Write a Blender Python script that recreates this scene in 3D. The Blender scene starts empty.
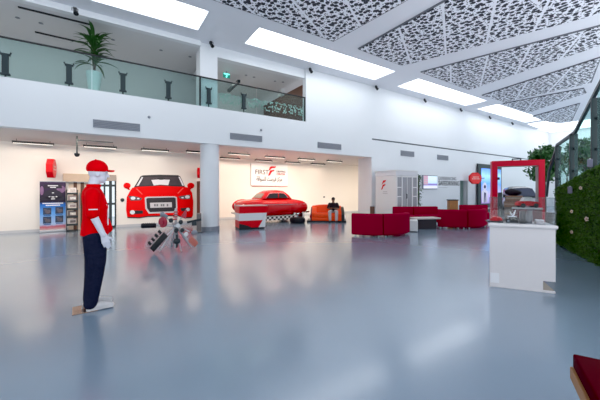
import bpy, bmesh, math, random
from mathutils import Vector, Matrix, noise
random.seed(7)
PI = math.pi
scene = bpy.context.scene
COL = scene.collection

# ------------------------------------------------------------------ camera frame
FOC, HX, HY, CX, EYE = 300.0, 765.0, 190.0, 300.0, 1.5
TH = math.atan2(HX - CX, FOC)
S_, C_ = math.cos(TH), math.sin(TH)
def ray(px, py):
    r = (px - CX) / FOC; u = (HY - py) / FOC
    return Vector((S_ + r * C_, C_ - r * S_, u))
def F(px, py, z=0.0):                     # point on a level plane
    d = ray(px, py); k = (z - EYE) / d.z
    return Vector((d.x * k, d.y * k, z))
def W(px, py, Y):                         # point on a wall plane y = Y
    d = ray(px, py); k = Y / d.y
    return Vector((d.x * k, Y, EYE + d.z * k))
def D(px, k, z=0.0):                      # point at depth k on a bearing
    d = ray(px, HY); return Vector((d.x * k, d.y * k, z))
def bearing(px):                          # rotation so that local -y looks at the camera
    d = ray(px, HY); return math.atan2(d.y, d.x) - PI / 2

# ------------------------------------------------------------------ materials
def M(name, col, rough=0.5, metal=0.0, emit=0.0, alpha=1.0, trans=0.0, noise_amt=0.0, scale=8.0, bump=0.0, coat=0.0, spec=0.5, ecol=None):
    m = bpy.data.materials.new(name); m.use_nodes = True
    nt = m.node_tree; b = nt.nodes['Principled BSDF']
    b.inputs['Base Color'].default_value = (*col, 1)
    b.inputs['Roughness'].default_value = rough
    b.inputs['Metallic'].default_value = metal
    b.inputs['Specular IOR Level'].default_value = spec
    b.inputs['Coat Weight'].default_value = coat
    b.inputs['Coat Roughness'].default_value = 0.08
    b.inputs['Alpha'].default_value = alpha
    b.inputs['Transmission Weight'].default_value = trans
    if emit:
        b.inputs['Emission Color'].default_value = (*(ecol or col), 1)
        b.inputs['Emission Strength'].default_value = emit
    if noise_amt or bump:
        tc = nt.nodes.new('ShaderNodeTexCoord'); n = nt.nodes.new('ShaderNodeTexNoise')
        n.inputs['Scale'].default_value = scale; n.inputs['Detail'].default_value = 4
        nt.links.new(tc.outputs['Object'], n.inputs['Vector'])
        if noise_amt:
            mx = nt.nodes.new('ShaderNodeMix'); mx.data_type = 'RGBA'
            mx.inputs['A'].default_value = (*[c * (1 - noise_amt) for c in col], 1)
            mx.inputs['B'].default_value = (*[min(1, c * (1 + noise_amt)) for c in col], 1)
            nt.links.new(n.outputs['Fac'], mx.inputs['Factor'])
            nt.links.new(mx.outputs['Result'], b.inputs['Base Color'])
        if bump:
            bp = nt.nodes.new('ShaderNodeBump'); bp.inputs['Strength'].default_value = bump
            bp.inputs['Distance'].default_value = 0.02
            nt.links.new(n.outputs['Fac'], bp.inputs['Height'])
            nt.links.new(bp.outputs['Normal'], b.inputs['Normal'])
    return m

WHITE = M('wall_paint', (0.79, 0.81, 0.835), 0.5, noise_amt=0.015, scale=1.5)
WARM = M('warm_wall_paint', (0.86, 0.81, 0.75), 0.22, noise_amt=0.015, scale=1.5)
CEILM = M('ceiling_paint', (0.80, 0.81, 0.86), 0.6, noise_amt=0.02, scale=0.8)
SOFFIT = M('soffit_paint', (0.78, 0.70, 0.66), 0.5, noise_amt=0.02, scale=1.0)
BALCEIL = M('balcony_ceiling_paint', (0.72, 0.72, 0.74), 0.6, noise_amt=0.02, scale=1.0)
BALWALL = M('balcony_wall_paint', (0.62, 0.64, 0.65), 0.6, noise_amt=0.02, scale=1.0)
GROOVE = M('shadow_gap', (0.16, 0.17, 0.19), 0.7, noise_amt=0.05)  # dark colour painting the shade in the wall reveal and panel gaps
SKY = M('skylight_glow', (1, 1, 1), 0.5, emit=3.2, ecol=(0.94, 0.97, 1.0))
BLACK = M('black_metal', (0.012, 0.013, 0.014), 0.4, noise_amt=0.1)
DARK = M('dark_steel', (0.035, 0.045, 0.048), 0.4, metal=0.3, noise_amt=0.1)
GREY = M('grey_metal', (0.26, 0.28, 0.32), 0.5, noise_amt=0.1, scale=30)
CHROME = M('chrome', (0.78, 0.79, 0.8), 0.15, metal=1.0)
STEEL = M('brushed_steel', (0.5, 0.5, 0.52), 0.3, metal=0.9)
RED = M('glossy_red', (0.72, 0.006, 0.012), 0.3, spec=0.3)
CARRED = M('car_paint_red', (0.56, 0.004, 0.008), 0.22, coat=0.25, spec=0.4)
MURALRED = M('printed_red', (0.80, 0.006, 0.006), 0.6, spec=0.15)
ARCHRED = M('arch_red', (0.58, 0.004, 0.030), 0.4, spec=0.2)
SIGNRED = M('sign_red', (0.68, 0.006, 0.012), 0.4, spec=0.2)
SHIRTRED = M('shirt_red', (0.80, 0.005, 0.008), 0.85, spec=0.1, noise_amt=0.08, scale=40, bump=0.15)
SOFARED = M('sofa_fabric', (0.33, 0.003, 0.032), 0.9, spec=0.1, noise_amt=0.12, scale=60, bump=0.1)
ORANGE = M('orange_leather', (0.85, 0.075, 0.006), 0.4, spec=0.3, noise_amt=0.05)
NAVY = M('navy_cloth', (0.022, 0.024, 0.046), 0.9, spec=0.1, noise_amt=0.25, scale=25, bump=0.2)
MANNE = M('mannequin_white', (0.72, 0.72, 0.80), 0.4, noise_amt=0.02)
PWHITE = M('white_lacquer', (0.80, 0.80, 0.80), 0.35, noise_amt=0.01)
COUNTERM = M('counter_white', (0.76, 0.72, 0.72), 0.4, noise_amt=0.015)
CREAM = M('cream_top', (0.62, 0.55, 0.50), 0.4, noise_amt=0.03)
WOOD = M('light_wood', (0.42, 0.20, 0.065), 0.5, noise_amt=0.2, scale=12)
DWOOD = M('brown_wood', (0.13, 0.055, 0.03), 0.5, noise_amt=0.3, scale=10)
BEIGE = M('beige_frame', (0.55, 0.43, 0.32), 0.5, noise_amt=0.06)
RUBBER = M('rubber', (0.013, 0.012, 0.014), 0.6, noise_amt=0.2, scale=40)
INK = M('black_print', (0.02, 0.02, 0.022), 0.5)
GREYINK = M('grey_print', (0.20, 0.20, 0.22), 0.5)
PAPER = M('white_print', (0.78, 0.78, 0.82), 0.5)
SILVER = M('silver_print', (0.62, 0.60, 0.63), 0.4)
GLASSDK = M('dark_glass', (0.02, 0.018, 0.022), 0.15, spec=0.25)
SKIN = M('skin', (0.26, 0.12, 0.07), 0.55, noise_amt=0.05)
HAIR = M('hair', (0.015, 0.010, 0.009), 0.6, noise_amt=0.3, scale=40)
BLACKCLOTH = M('black_cloth', (0.022, 0.012, 0.016), 0.85, noise_amt=0.2, scale=40)
GREYCLOTH = M('grey_cloth', (0.52, 0.47, 0.47), 0.85, noise_amt=0.1, scale=40)
LEAF = M('leaf_green', (0.045, 0.12, 0.03), 0.55, noise_amt=0.5, scale=6)
LEAF2 = M('tree_leaf', (0.07, 0.17, 0.055), 0.5, noise_amt=0.6, scale=3)
MOSS = M('living_wall_leaf', (0.085, 0.17, 0.025), 0.75, noise_amt=0.75, scale=5)
MOSSB = M('living_wall_backing', (0.035, 0.065, 0.014), 0.9, noise_amt=0.4, scale=8)
BARK = M('bark', (0.09, 0.06, 0.04), 0.8, noise_amt=0.3, scale=20)
SOIL = M('soil', (0.03, 0.02, 0.015), 0.9, noise_amt=0.3, scale=30)
POT = M('pot_white', (0.70, 0.80, 0.80), 0.4, noise_amt=0.02)
TAGM = M('tag_lilac', (0.24, 0.22, 0.30), 0.5, noise_amt=0.05)
PINK = M('petal_white', (0.75, 0.60, 0.52), 0.6, noise_amt=0.1)
LAMPW = M('warm_diffuser', (1, 1, 1), 0.5, emit=1.6, ecol=(1.0, 0.90, 0.78))
EXITM = M('exit_green', (0.02, 0.5, 0.36), 0.5, emit=1.3, ecol=(0.03, 0.75, 0.55))
BROWNBOX = M('kraft_board', (0.30, 0.16, 0.10), 0.7, noise_amt=0.15, scale=10)
DKRED = M('maroon_base', (0.12, 0.01, 0.02), 0.6, noise_amt=0.2)

def glass_mat(name, tint, mixf, rough=0.02, edge=0.35, base=0.02):
    m = bpy.data.materials.new(name); m.use_nodes = True; nt = m.node_tree
    out = nt.nodes['Material Output']; nt.nodes.remove(nt.nodes['Principled BSDF'])
    t = nt.nodes.new('ShaderNodeBsdfTransparent'); t.inputs['Color'].default_value = (*tint, 1)
    g = nt.nodes.new('ShaderNodeBsdfGlossy'); g.inputs['Roughness'].default_value = rough
    d = nt.nodes.new('ShaderNodeBsdfDiffuse'); d.inputs['Color'].default_value = (*[min(1, c * 0.75) for c in tint], 1)
    lw = nt.nodes.new('ShaderNodeLayerWeight'); lw.inputs['Blend'].default_value = 0.5
    pw = nt.nodes.new('ShaderNodeMath'); pw.operation = 'POWER'; pw.inputs[1].default_value = 5.0
    fr = nt.nodes.new('ShaderNodeMath'); fr.operation = 'MULTIPLY_ADD'; fr.inputs[1].default_value = edge; fr.inputs[2].default_value = base
    nt.links.new(lw.outputs['Facing'], pw.inputs[0]); nt.links.new(pw.outputs[0], fr.inputs[0])
    a = nt.nodes.new('ShaderNodeMixShader'); b = nt.nodes.new('ShaderNodeMixShader')
    a.inputs[0].default_value = mixf
    nt.links.new(t.outputs[0], a.inputs[1]); nt.links.new(d.outputs[0], a.inputs[2])
    nt.links.new(fr.outputs[0], b.inputs[0]); nt.links.new(a.outputs[0], b.inputs[1]); nt.links.new(g.outputs[0], b.inputs[2])
    nt.links.new(b.outputs[0], out.inputs['Surface'])
    return m
GLASS = glass_mat('balustrade_glass', (0.82, 0.91, 0.90), 0.025)
CLEAR = glass_mat('clear_glass', (0.90, 0.92, 0.93), 0.012, 0.02, 0.2, 0.010)
KGLASS = glass_mat('kiosk_glass', (0.86, 0.88, 0.92), 0.55)
STAIRG = glass_mat('stair_glass', (0.80, 0.95, 0.93), 0.05, 0.02, 0.10, 0.015)
FROST = glass_mat('frosted_dots', (0.50, 0.80, 0.72), 0.75, 0.3)
SMOKE = glass_mat('smoky_acrylic', (0.55, 0.55, 0.60), 0.35, 0.2)

def floor_material():
    m = bpy.data.materials.new('epoxy_floor'); m.use_nodes = True; nt = m.node_tree
    b = nt.nodes['Principled BSDF']; tc = nt.nodes.new('ShaderNodeTexCoord')
    n = nt.nodes.new('ShaderNodeTexNoise'); n.inputs['Scale'].default_value = 0.55; n.inputs['Detail'].default_value = 5
    nt.links.new(tc.outputs['Object'], n.inputs['Vector'])
    mx = nt.nodes.new('ShaderNodeMix'); mx.data_type = 'RGBA'
    mx.inputs['A'].default_value = (0.215, 0.295, 0.38, 1); mx.inputs['B'].default_value = (0.245, 0.325, 0.41, 1)
    nt.links.new(n.outputs['Fac'], mx.inputs['Factor']); nt.links.new(mx.outputs['Result'], b.inputs['Base Color'])
    n2 = nt.nodes.new('ShaderNodeTexNoise'); n2.inputs['Scale'].default_value = 6.0; n2.inputs['Detail'].default_value = 3
    nt.links.new(tc.outputs['Object'], n2.inputs['Vector'])
    bp = nt.nodes.new('ShaderNodeBump'); bp.inputs['Strength'].default_value = 0.10; bp.inputs['Distance'].default_value = 0.01
    nt.links.new(n2.outputs['Fac'], bp.inputs['Height']); nt.links.new(bp.outputs['Normal'], b.inputs['Normal'])
    b.inputs['Roughness'].default_value = 0.26
    b.inputs['Coat Weight'].default_value = 0.6; b.inputs['Coat Roughness'].default_value = 0.14
    b.inputs['Specular IOR Level'].default_value = 0.75
    return m
FLOORM = floor_material()

def perforated_material():
    m = bpy.data.materials.new('perforated_metal'); m.use_nodes = True; nt = m.node_tree
    b = nt.nodes['Principled BSDF']; tc = nt.nodes.new('ShaderNodeTexCoord')
    def hole(scale, lo, off):
        mp = nt.nodes.new('ShaderNodeMapping'); mp.inputs['Location'].default_value = (off, off, 0)
        mp.inputs['Scale'].default_value = (scale, scale, 0)
        nt.links.new(tc.outputs['Object'], mp.inputs['Vector'])
        v = nt.nodes.new('ShaderNodeTexVoronoi'); v.feature = 'F1'; v.voronoi_dimensions = '2D'
        v.inputs['Scale'].default_value = 1.0; v.inputs['Randomness'].default_value = 0.85
        nt.links.new(mp.outputs['Vector'], v.inputs['Vector'])
        g = nt.nodes.new('ShaderNodeMath'); g.operation = 'LESS_THAN'; g.inputs[1].default_value = lo
        nt.links.new(v.outputs['Distance'], g.inputs[0]); return g
    a = hole(5.6, 0.345, 0.0); a2 = hole(11.0, 0.22, 3.3)
    amx = nt.nodes.new('ShaderNodeMath'); amx.operation = 'MAXIMUM'; nt.links.new(a.outputs[0], amx.inputs[0]); nt.links.new(a2.outputs[0], amx.inputs[1]); a = amx
    wv = nt.nodes.new('ShaderNodeTexWave'); wv.wave_profile = 'SIN'; wv.bands_direction = 'X'
    mp = nt.nodes.new('ShaderNodeMapping'); mp.inputs['Rotation'].default_value = (0, 0, math.radians(60))
    nt.links.new(tc.outputs['Object'], mp.inputs['Vector']); nt.links.new(mp.outputs['Vector'], wv.inputs['Vector'])
    wv.inputs['Scale'].default_value = 0.24
    lt = nt.nodes.new('ShaderNodeMath'); lt.operation = 'LESS_THAN'; lt.inputs[1].default_value = 0.992
    nt.links.new(wv.outputs['Color'], lt.inputs[0])
    ml = nt.nodes.new('ShaderNodeMath'); ml.operation = 'MULTIPLY'
    nt.links.new(a.outputs[0], ml.inputs[0]); nt.links.new(lt.outputs[0], ml.inputs[1])
    mx = nt.nodes.new('ShaderNodeMix'); mx.data_type = 'RGBA'
    mx.inputs['A'].default_value = (0.85, 0.86, 0.92, 1); mx.inputs['B'].default_value = (0.022, 0.023, 0.036, 1)
    nt.links.new(ml.outputs[0], mx.inputs['Factor']); nt.links.new(mx.outputs['Result'], b.inputs['Base Color'])
    b.inputs['Roughness'].default_value = 0.6
    return m
PERF = perforated_material()

def ramp_material(name, axis, stops, rough=0.45, emit=0.0, nscale=0.0, namt=0.0):
    """colour ramp along a generated axis, broken up with noise"""
    m = bpy.data.materials.new(name); m.use_nodes = True; nt = m.node_tree
    b = nt.nodes['Principled BSDF']; tc = nt.nodes.new('ShaderNodeTexCoord'); sx = nt.nodes.new('ShaderNodeSeparateXYZ')
    nt.links.new(tc.outputs['Generated'], sx.inputs[0]); src = sx.outputs[axis]
    if namt:
        n = nt.nodes.new('ShaderNodeTexNoise'); n.inputs['Scale'].default_value = nscale; n.inputs['Detail'].default_value = 5
        nt.links.new(tc.outputs['Generated'], n.inputs['Vector'])
        ma = nt.nodes.new('ShaderNodeMath'); ma.operation = 'MULTIPLY_ADD'; ma.inputs[1].default_value = namt; 
        nt.links.new(n.outputs['Fac'], ma.inputs[0])
        sb = nt.nodes.new('ShaderNodeMath'); sb.operation = 'SUBTRACT'; sb.inputs[1].default_value = namt * 0.5
        nt.links.new(src, sb.inputs[0]); nt.links.new(sb.outputs[0], ma.inputs[2]); src = ma.outputs[0]
    r = nt.nodes.new('ShaderNodeValToRGB'); cr = r.color_ramp
    while len(cr.elements) < len(stops): cr.elements.new(0.5)
    for e, (p, c) in zip(cr.elements, stops): e.position = p; e.color = (*c, 1)
    nt.links.new(src, r.inputs[0]); nt.links.new(r.outputs[0], b.inputs['Base Color']); b.inputs['Roughness'].default_value = rough
    if emit:
        nt.links.new(r.outputs[0], b.inputs['Emission Color']); b.inputs['Emission Strength'].default_value = emit
    return m
BANNERM = ramp_material('banner_print', 2, [(0.0, (.55, .40, .42)), (0.06, (.50, .10, .14)), (0.11, (.40, .52, .75)), (0.33, (.13, .36, .78)), (0.52, (.01, .13, .50)), (0.58, (.015, .01, .03)), (1.0, (.05, .03, .08))], namt=0.05, nscale=6, rough=0.75)
ADM = ramp_material('advert_print', 2, [(0.0, (.25, .16, .40)), (0.25, (.40, .35, .62)), (0.55, (.10, .28, .75)), (0.8, (.30, .55, .90)), (1.0, (.10, .25, .70))], emit=0.9, namt=0.25, nscale=3)
SCREENM = ramp_material('screen_picture', 2, [(0.0, (.75, .75, .85)), (0.22, (.80, .80, .95)), (0.25, (.20, .16, .45)), (0.38, (.3, .25, .6)), (0.42, (.55, .68, .85)), (1.0, (.75, .86, .95))], emit=0.5)
def checker_material():
    m = bpy.data.materials.new('checker_strip'); m.use_nodes = True; nt = m.node_tree; b = nt.nodes['Principled BSDF']
    tc = nt.nodes.new('ShaderNodeTexCoord'); ck = nt.nodes.new('ShaderNodeTexChecker'); ck.inputs['Scale'].default_value = 9
    ck.inputs['Color1'].default_value = (0.75, 0.72, 0.7, 1); ck.inputs['Color2'].default_value = (0.02, 0.02, 0.02, 1)
    nt.links.new(tc.outputs['Object'], ck.inputs['Vector']); nt.links.new(ck.outputs['Color'], b.inputs['Base Color'])
    return m
CHECK = checker_material()

# ------------------------------------------------------------------ mesh helpers
def link(o, parent=None):
    COL.objects.link(o)
    if parent is not None: o.parent = parent
    return o
def obj(name, bm, mat, parent=None, smooth=False, loc=None, rotz=None):
    bmesh.ops.recalc_face_normals(bm, faces=bm.faces[:])
    me = bpy.data.meshes.new(name); bm.to_mesh(me); bm.free()
    if isinstance(mat, (list, tuple)):
        for m in mat: me.materials.append(m)
    else: me.materials.append(mat)
    if smooth:
        me.shade_smooth()
        if smooth != 'full':
            me.set_sharp_from_angle(angle=math.radians(38))
    o = bpy.data.objects.new(name, me)
    if loc is not None: o.location = loc
    if rotz is not None: o.rotation_euler = (0, 0, rotz)
    return link(o, parent)
def tag(o, label, cat, group=None, kind=None):
    o['label'] = label; o['category'] = cat
    if group: o['group'] = group
    if kind: o['kind'] = kind
    return o
def struct(o, label=None):
    o['kind'] = 'structure'
    if label: o['label'] = label
    return o
def thing(name, label, cat, loc=(0, 0, 0), rotz=0.0, group=None):
    o = bpy.data.objects.new(name, None); o.empty_display_size = 0.1
    o.location = loc; o.rotation_euler = (0, 0, rotz); link(o)
    return tag(o, label, cat, group)
def dup(root, loc, rotz=None, label=None):
    r = root.copy(); COL.objects.link(r); r.location = loc
    if rotz is not None: r.rotation_euler = (0, 0, rotz)
    if label: r['label'] = label
    for ch in list(root.children):
        c = ch.copy(); COL.objects.link(c); c.parent = r
        for g in list(ch.children):
            d = g.copy(); COL.objects.link(d); d.parent = c
    return r
def B(): return bmesh.new()
def box(bm, c, s, rot=None, bevel=0.0, seg=2):
    mt = Matrix.Translation(Vector(c)) @ ((rot.to_4x4() if rot is not None else Matrix.Identity(4))) @ Matrix.Diagonal((*s, 1))
    r = bmesh.ops.create_cube(bm, size=1.0, matrix=mt)
    if bevel:
        es = list({e for v in r['verts'] for e in v.link_edges})
        bmesh.ops.bevel(bm, geom=es, offset=bevel, segments=seg, profile=0.5, affect='EDGES')
    return bm
def frame_z(p0, p1):
    d = (Vector(p1) - Vector(p0)); L = d.length
    return d.to_track_quat('Z', 'Y').to_matrix().to_4x4(), L
def cyl(bm, p0, p1, r0, r1=None, seg=16):
    if r1 is None: r1 = r0
    q, L = frame_z(p0, p1); mid = (Vector(p0) + Vector(p1)) / 2
    bmesh.ops.create_cone(bm, cap_ends=True, cap_tris=False, segments=seg, radius1=r0, radius2=max(r1, 1e-4), depth=L, matrix=Matrix.Translation(mid) @ q)
    return bm
def ball(bm, c, r, u=14, v=10, rot=None):
    if not isinstance(r, (tuple, list)): r = (r, r, r)
    mt = Matrix.Translation(Vector(c)) @ (rot.to_4x4() if rot is not None else Matrix.Identity(4)) @ Matrix.Diagonal((*r, 1))
    bmesh.ops.create_uvsphere(bm, u_segments=u, v_segments=v, radius=1.0, matrix=mt)
    return bm
def tube(bm, pts, r, seg=8, joint=True):
    for a, b in zip(pts[:-1], pts[1:]): cyl(bm, a, b, r, r, seg)
    if joint:
        for p in pts[1:-1]: ball(bm, p, r * 1.0, seg, 6)
    return bm
def limb(bm, pts, radii, seg=14):
    for i in range(len(pts) - 1): cyl(bm, pts[i], pts[i + 1], radii[i], radii[i + 1], seg)
    for p, r in zip(pts, radii): ball(bm, p, r, seg, 10)
    return bm
def lathe(bm, prof, seg=24, c=(0, 0, 0), close=True, a0=0, a1=2 * PI):
    rings = []; full = abs(a1 - a0 - 2 * PI) < 1e-6
    n = seg if full else seg + 1
    for (r, z) in prof:
        rings.append([bm.verts.new((c[0] + r * math.cos(a0 + (a1 - a0) * i / seg), c[1] + r * math.sin(a0 + (a1 - a0) * i / seg), c[2] + z)) for i in range(n)])
    for A, Bv in zip(rings[:-1], rings[1:]):
        for i in range(seg):
            j = (i + 1) % n
            bm.faces.new((A[i], A[j], Bv[j], Bv[i]))
    if close and full:
        if prof[0][0] > 1e-4: bm.faces.new(rings[0][::-1])
        if prof[-1][0] > 1e-4: bm.faces.new(rings[-1])
    if close and not full:
        for k in (0, -1): bm.faces.new([r[k] for r in rings])
    bmesh.ops.remove_doubles(bm, verts=bm.verts[:], dist=1e-5)
    return bm
def prism(bm, poly, vec):
    """extrude a polygon of 3-D points along vec"""
    v = Vector(vec)
    a = [bm.verts.new(Vector(p)) for p in poly]; b = [bm.verts.new(Vector(p) + v) for p in poly]
    n = len(a); bm.faces.new(a[::-1]); bm.faces.new(b)
    for i in range(n):
        j = (i + 1) % n; bm.faces.new((a[i], a[j], b[j], b[i]))
    return bm
def loft(bm, rings, cap=True):
    R = [[bm.verts.new(Vector(p)) for p in r] for r in rings]
    for A, Bv in zip(R[:-1], R[1:]):
        n = len(A)
        for i in range(n):
            j = (i + 1) % n; bm.faces.new((A[i], A[j], Bv[j], Bv[i]))
    if cap: bm.faces.new(R[0][::-1]); bm.faces.new(R[-1])
    return bm
def loft_z(bm, secs, seg=20, pw=2.0):
    rings = []
    for (z, cx, cy, rx, ry) in secs:
        ring = []
        for i in range(seg):
            t = 2 * PI * i / seg; c, s = math.cos(t), math.sin(t)
            ring.append((cx + rx * math.copysign(abs(c) ** (2 / pw), c), cy + ry * math.copysign(abs(s) ** (2 / pw), s), z))
        rings.append(ring)
    return loft(bm, rings)
def remeshed(name, bm, mat, parent, voxel=0.01, smooth=4):
    bmesh.ops.recalc_face_normals(bm, faces=bm.faces[:])
    me = bpy.data.meshes.new(name + '_base'); bm.to_mesh(me); bm.free()
    t = bpy.data.objects.new(name + '_base', me); COL.objects.link(t)
    a = t.modifiers.new('r', 'REMESH'); a.mode = 'VOXEL'; a.voxel_size = voxel
    s = t.modifiers.new('s', 'SMOOTH'); s.factor = 0.5; s.iterations = smooth
    dg = bpy.context.evaluated_depsgraph_get(); dg.update()
    out = bpy.data.meshes.new_from_object(t.evaluated_get(dg)); out.name = name
    bpy.data.objects.remove(t); bpy.data.meshes.remove(me)
    out.materials.clear(); out.materials.append(mat); out.shade_smooth()
    return link(bpy.data.objects.new(name, out), parent)
def text(name, s, size, mat, parent, mtx, align='LEFT', extrude=0.004, bold=0.0, xscale=1.0, shear=0.0):
    """lettering as a mesh; local x = reading direction, local y = up, in the frame of mtx"""
    cu = bpy.data.curves.new(name + '_font', 'FONT'); cu.body = s; cu.size = size; cu.extrude = extrude
    cu.align_x = align; cu.align_y = 'CENTER'; cu.offset = bold; cu.shear = shear; cu.resolution_u = 3
    t = bpy.data.objects.new(name + '_font', cu); COL.objects.link(t)
    dg = bpy.context.evaluated_depsgraph_get(); dg.update()
    me = bpy.data.meshes.new_from_object(t.evaluated_get(dg)); me.name = name
    bpy.data.objects.remove(t); bpy.data.curves.remove(cu)
    me.transform(mtx @ Matrix.Diagonal((xscale, 1, 1, 1)))
    me.materials.clear(); me.materials.append(mat)
    return link(bpy.data.objects.new(name, me), parent)
def facing(loc):   # lettering plane that looks toward -y
    return Matrix.Translation(Vector(loc)) @ Matrix.Rotation(PI / 2, 4, 'X')
def rz(a): return Matrix.Rotation(a, 3, 'Z')
def ry(a): return Matrix.Rotation(a, 3, 'Y')
def rx(a): return Matrix.Rotation(a, 3, 'X')
def flat(bm, pts, y, th=0.006):      # polygon of (x,z) on plane y, thickness toward -y
    return prism(bm, [(p[0], y, p[1]) for p in pts], (0, -th, 0))
def disc(bm, cx, cz, rx_, rz_, y, th=0.006, n=18):
    return flat(bm, [(cx + rx_ * math.cos(2 * PI * i / n), cz + rz_ * math.sin(2 * PI * i / n)) for i in range(n)], y, th)

# ------------------------------------------------------------------ setting
YF, YB, YA, HC = 10.85, 14.1, 15.2, 6.8     # fascia plane, lower back wall, alcove wall, ceiling height
XE = 34.4                                   # end wall
ZS = W(0, 126, YF).z                        # soffit height
ZB = W(0, 76, YF).z                         # balcony edge height
XR = W(306, 100, YF).x                      # right end of the balcony
XS = W(372, 150, YF).x                      # where the hall wall begins at ground level
XP0, XP1 = W(201, 70, YF).x, W(218.5, 70, YF).x
XJ = W(219, 200, YB).x                      # step between the two back walls

struct(obj('floor', box(B(), (11, 5.0, -0.06), (50, 30, 0.12)), FLOORM))
# ceiling: strips around the skylight openings
SKYX = [(-4.2, 2.55), (4.2, 10.85), (12.5, 19.0), (20.35, 27.6)]
SY0, SY1 = 8.95, 10.2
bm = B()
box(bm, (12, 2.475, HC + 0.15), (48, 12.95, 0.3)); 
box(bm, (9.8, (SY1 + YF + .5) / 2 , HC + 0.15), (43.6, YF + .5 - SY1, 0.3))
gx = [-12] + [v for p in SKYX for v in p] + [28.4]
for a, b in zip(gx[0::2], gx[1::2]): box(bm, ((a + b) / 2, (SY0 + SY1) / 2, HC + 0.15), (b - a, SY1 - SY0, 0.3))
box(bm, (36, 2, HC + 0.12), (2, 20, 0.24))
struct(obj('ceiling', bm, CEILM))
for i, (a, b) in enumerate(SKYX):
    o = obj('window', box(B(), ((a + b) / 2, (SY0 + SY1) / 2, HC + 0.22), (b - a, SY1 - SY0, 0.04)), SKY)
    o.name = 'window_%d' % (i + 1); struct(o, 'glowing white skylight recessed in the ceiling, number %d along the wall' % (i + 1))
bm = B()
prism(bm, [(28.4, 9.1, HC - 0.03), (28.4, 10.3, HC - 0.03), (XE - 0.3, 10.6, HC - 0.03), (XE - 0.3, 2.0, HC - 0.03), (30.6, 2.0, HC - 0.03), (30.4, 9.0, HC - 0.03)], (0, 0, 0.025))
o = obj('window', bm, SKY); o.name = 'window_5'; o.data.materials[0] = M('skylight_glow_far', (1, 1, 1), 0.5, emit=1.7, ecol=(0.96, 0.98, 1.0)); struct(o, 'glowing skylight bent round the far corner of the ceiling')

# walls
def wallbox(name, x0, x1, y0, y1, z0, z1, mat):
    return struct(obj(name, box(B(), ((x0 + x1) / 2, (y0 + y1) / 2, (z0 + z1) / 2), (x1 - x0, y1 - y0, z1 - z0)), mat))
ZG = W(374, 139, YF).z                      # reveal on the hall wall
wallbox('trim_1', -12, XR, YF, YF + 0.25, ZS, ZB, WHITE)                # balcony fascia
wallbox('trim_2', XR, XS, YF, YF + 0.25, ZS, HC, WHITE)               # wall over the alcove
wallbox('wall_hall', XS, XE, YF, YF + 0.3, ZG + 0.025, HC, WHITE)
wallbox('trim_3', XS, XE, YF + 0.05, YF + 0.28, ZG - 0.045, ZG + 0.025, GROOVE)
DX0, DX1, DZ1 = W(460.5, 200, YF).x, W(467.5, 200, YF).x, W(460.5, 180.5, YF).z
bm = B()
for a, b, z0, z1 in ((XS, DX0, 0, ZG - 0.045), (DX1, XE, 0, ZG - 0.045), (DX0, DX1, DZ1, ZG - 0.045)):
    box(bm, ((a + b) / 2, YF + 0.165, (z0 + z1) / 2), (b - a, 0.27, z1 - z0))
struct(obj('wall_hall_lower', bm, WHITE))
wallbox('wall_alcove_side', XS, XS + 0.6, YF + 0.3, YF + 1.0, 0, ZS + 0.3, WHITE)
wallbox('wall_alcove_end', 16.2, 16.4, YF + 0.3, YA + .2, 0, ZS + 0.3, WARM)
bm = B()
box(bm, (XE + .1, (7.6 + YF + .3) / 2, HC / 2), (.2, YF + .3 - 7.6, HC)); box(bm, (XE + .1, 1.8, .2), (.2, 11.6, .4)); box(bm, (XE + .1, 1.8, (5.2 + HC) / 2), (.2, 11.6, HC - 5.2))
struct(obj('wall_end', bm, WHITE))
wz = thing('window_7', 'wide glazed window in the far end wall behind the staircase', 'window', (XE + .1, 0, 0)); wz['kind'] = 'structure'
bm = B()
for i in range(9): box(bm, (0, -4 + 11.6 * i / 8, 2.8), (.12, .10, 4.8))
for z in (.44, 1.5, 2.6, 3.7, 5.16): box(bm, (0, 1.8, z), (.10, 11.6, .08))
obj('window_frame', bm, M('window_frame_pale', (.55, .60, .64), .5, noise_amt=.03), wz)
obj('window_pane', box(B(), (.02, 1.8, 2.8), (.012, 11.5, 4.7)), STAIRG, wz)
wallbox('wall_alcove', XJ, 16.4, YA, YA + 0.2, 0, ZS + 0.3, WARM)
wallbox('wall_alcove_return', XJ - 0.2, XJ, YB + 0.001, YA + 0.2, 0, ZS + 0.3, WARM)
OX0, OX1, OZ = W(68.5, 200, YB).x, W(116, 200, YB).x, W(90, 174.5, YB).z
bm = B()
box(bm, ((-12 + OX0) / 2, YB + 0.1, ZS / 2 + 0.15), (OX0 + 12, 0.2, ZS + 0.3))
box(bm, ((XJ + OX1) / 2, YB + 0.1, ZS / 2 + 0.15), (XJ - OX1, 0.2, ZS + 0.3))
box(bm, ((OX0 + OX1) / 2, YB + 0.1, (OZ + ZS + 0.3) / 2), (OX1 - OX0, 0.2, ZS + 0.3 - OZ))
struct(obj('wall_back', bm, WARM))
wallbox('trim_4', -12, 16.4, YF + 0.25, YA, ZS, ZS + 0.3, SOFFIT)  # soffit below the balcony
bm = B(); box(bm, ((-12 + OX0) / 2, YB - 0.012, 0.05), (OX0 + 12, 0.02, 0.1)); box(bm, ((XJ + OX1) / 2, YB - 0.012, 0.05), (XJ - OX1, 0.02, 0.1))
BASEM = M('baseboard_pale', (.55, .55, .57), .5, noise_amt=.03)
struct(obj('baseboard_back', bm, BASEM))
wallbox('baseboard_alcove', XJ, 16.2, YA - 0.022, YA - 0.002, 0, 0.08, BASEM)
wallbox('baseboard_hall', XS, DX0, YF + 0.008, YF + 0.028, 0, 0.1, BASEM)
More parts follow.
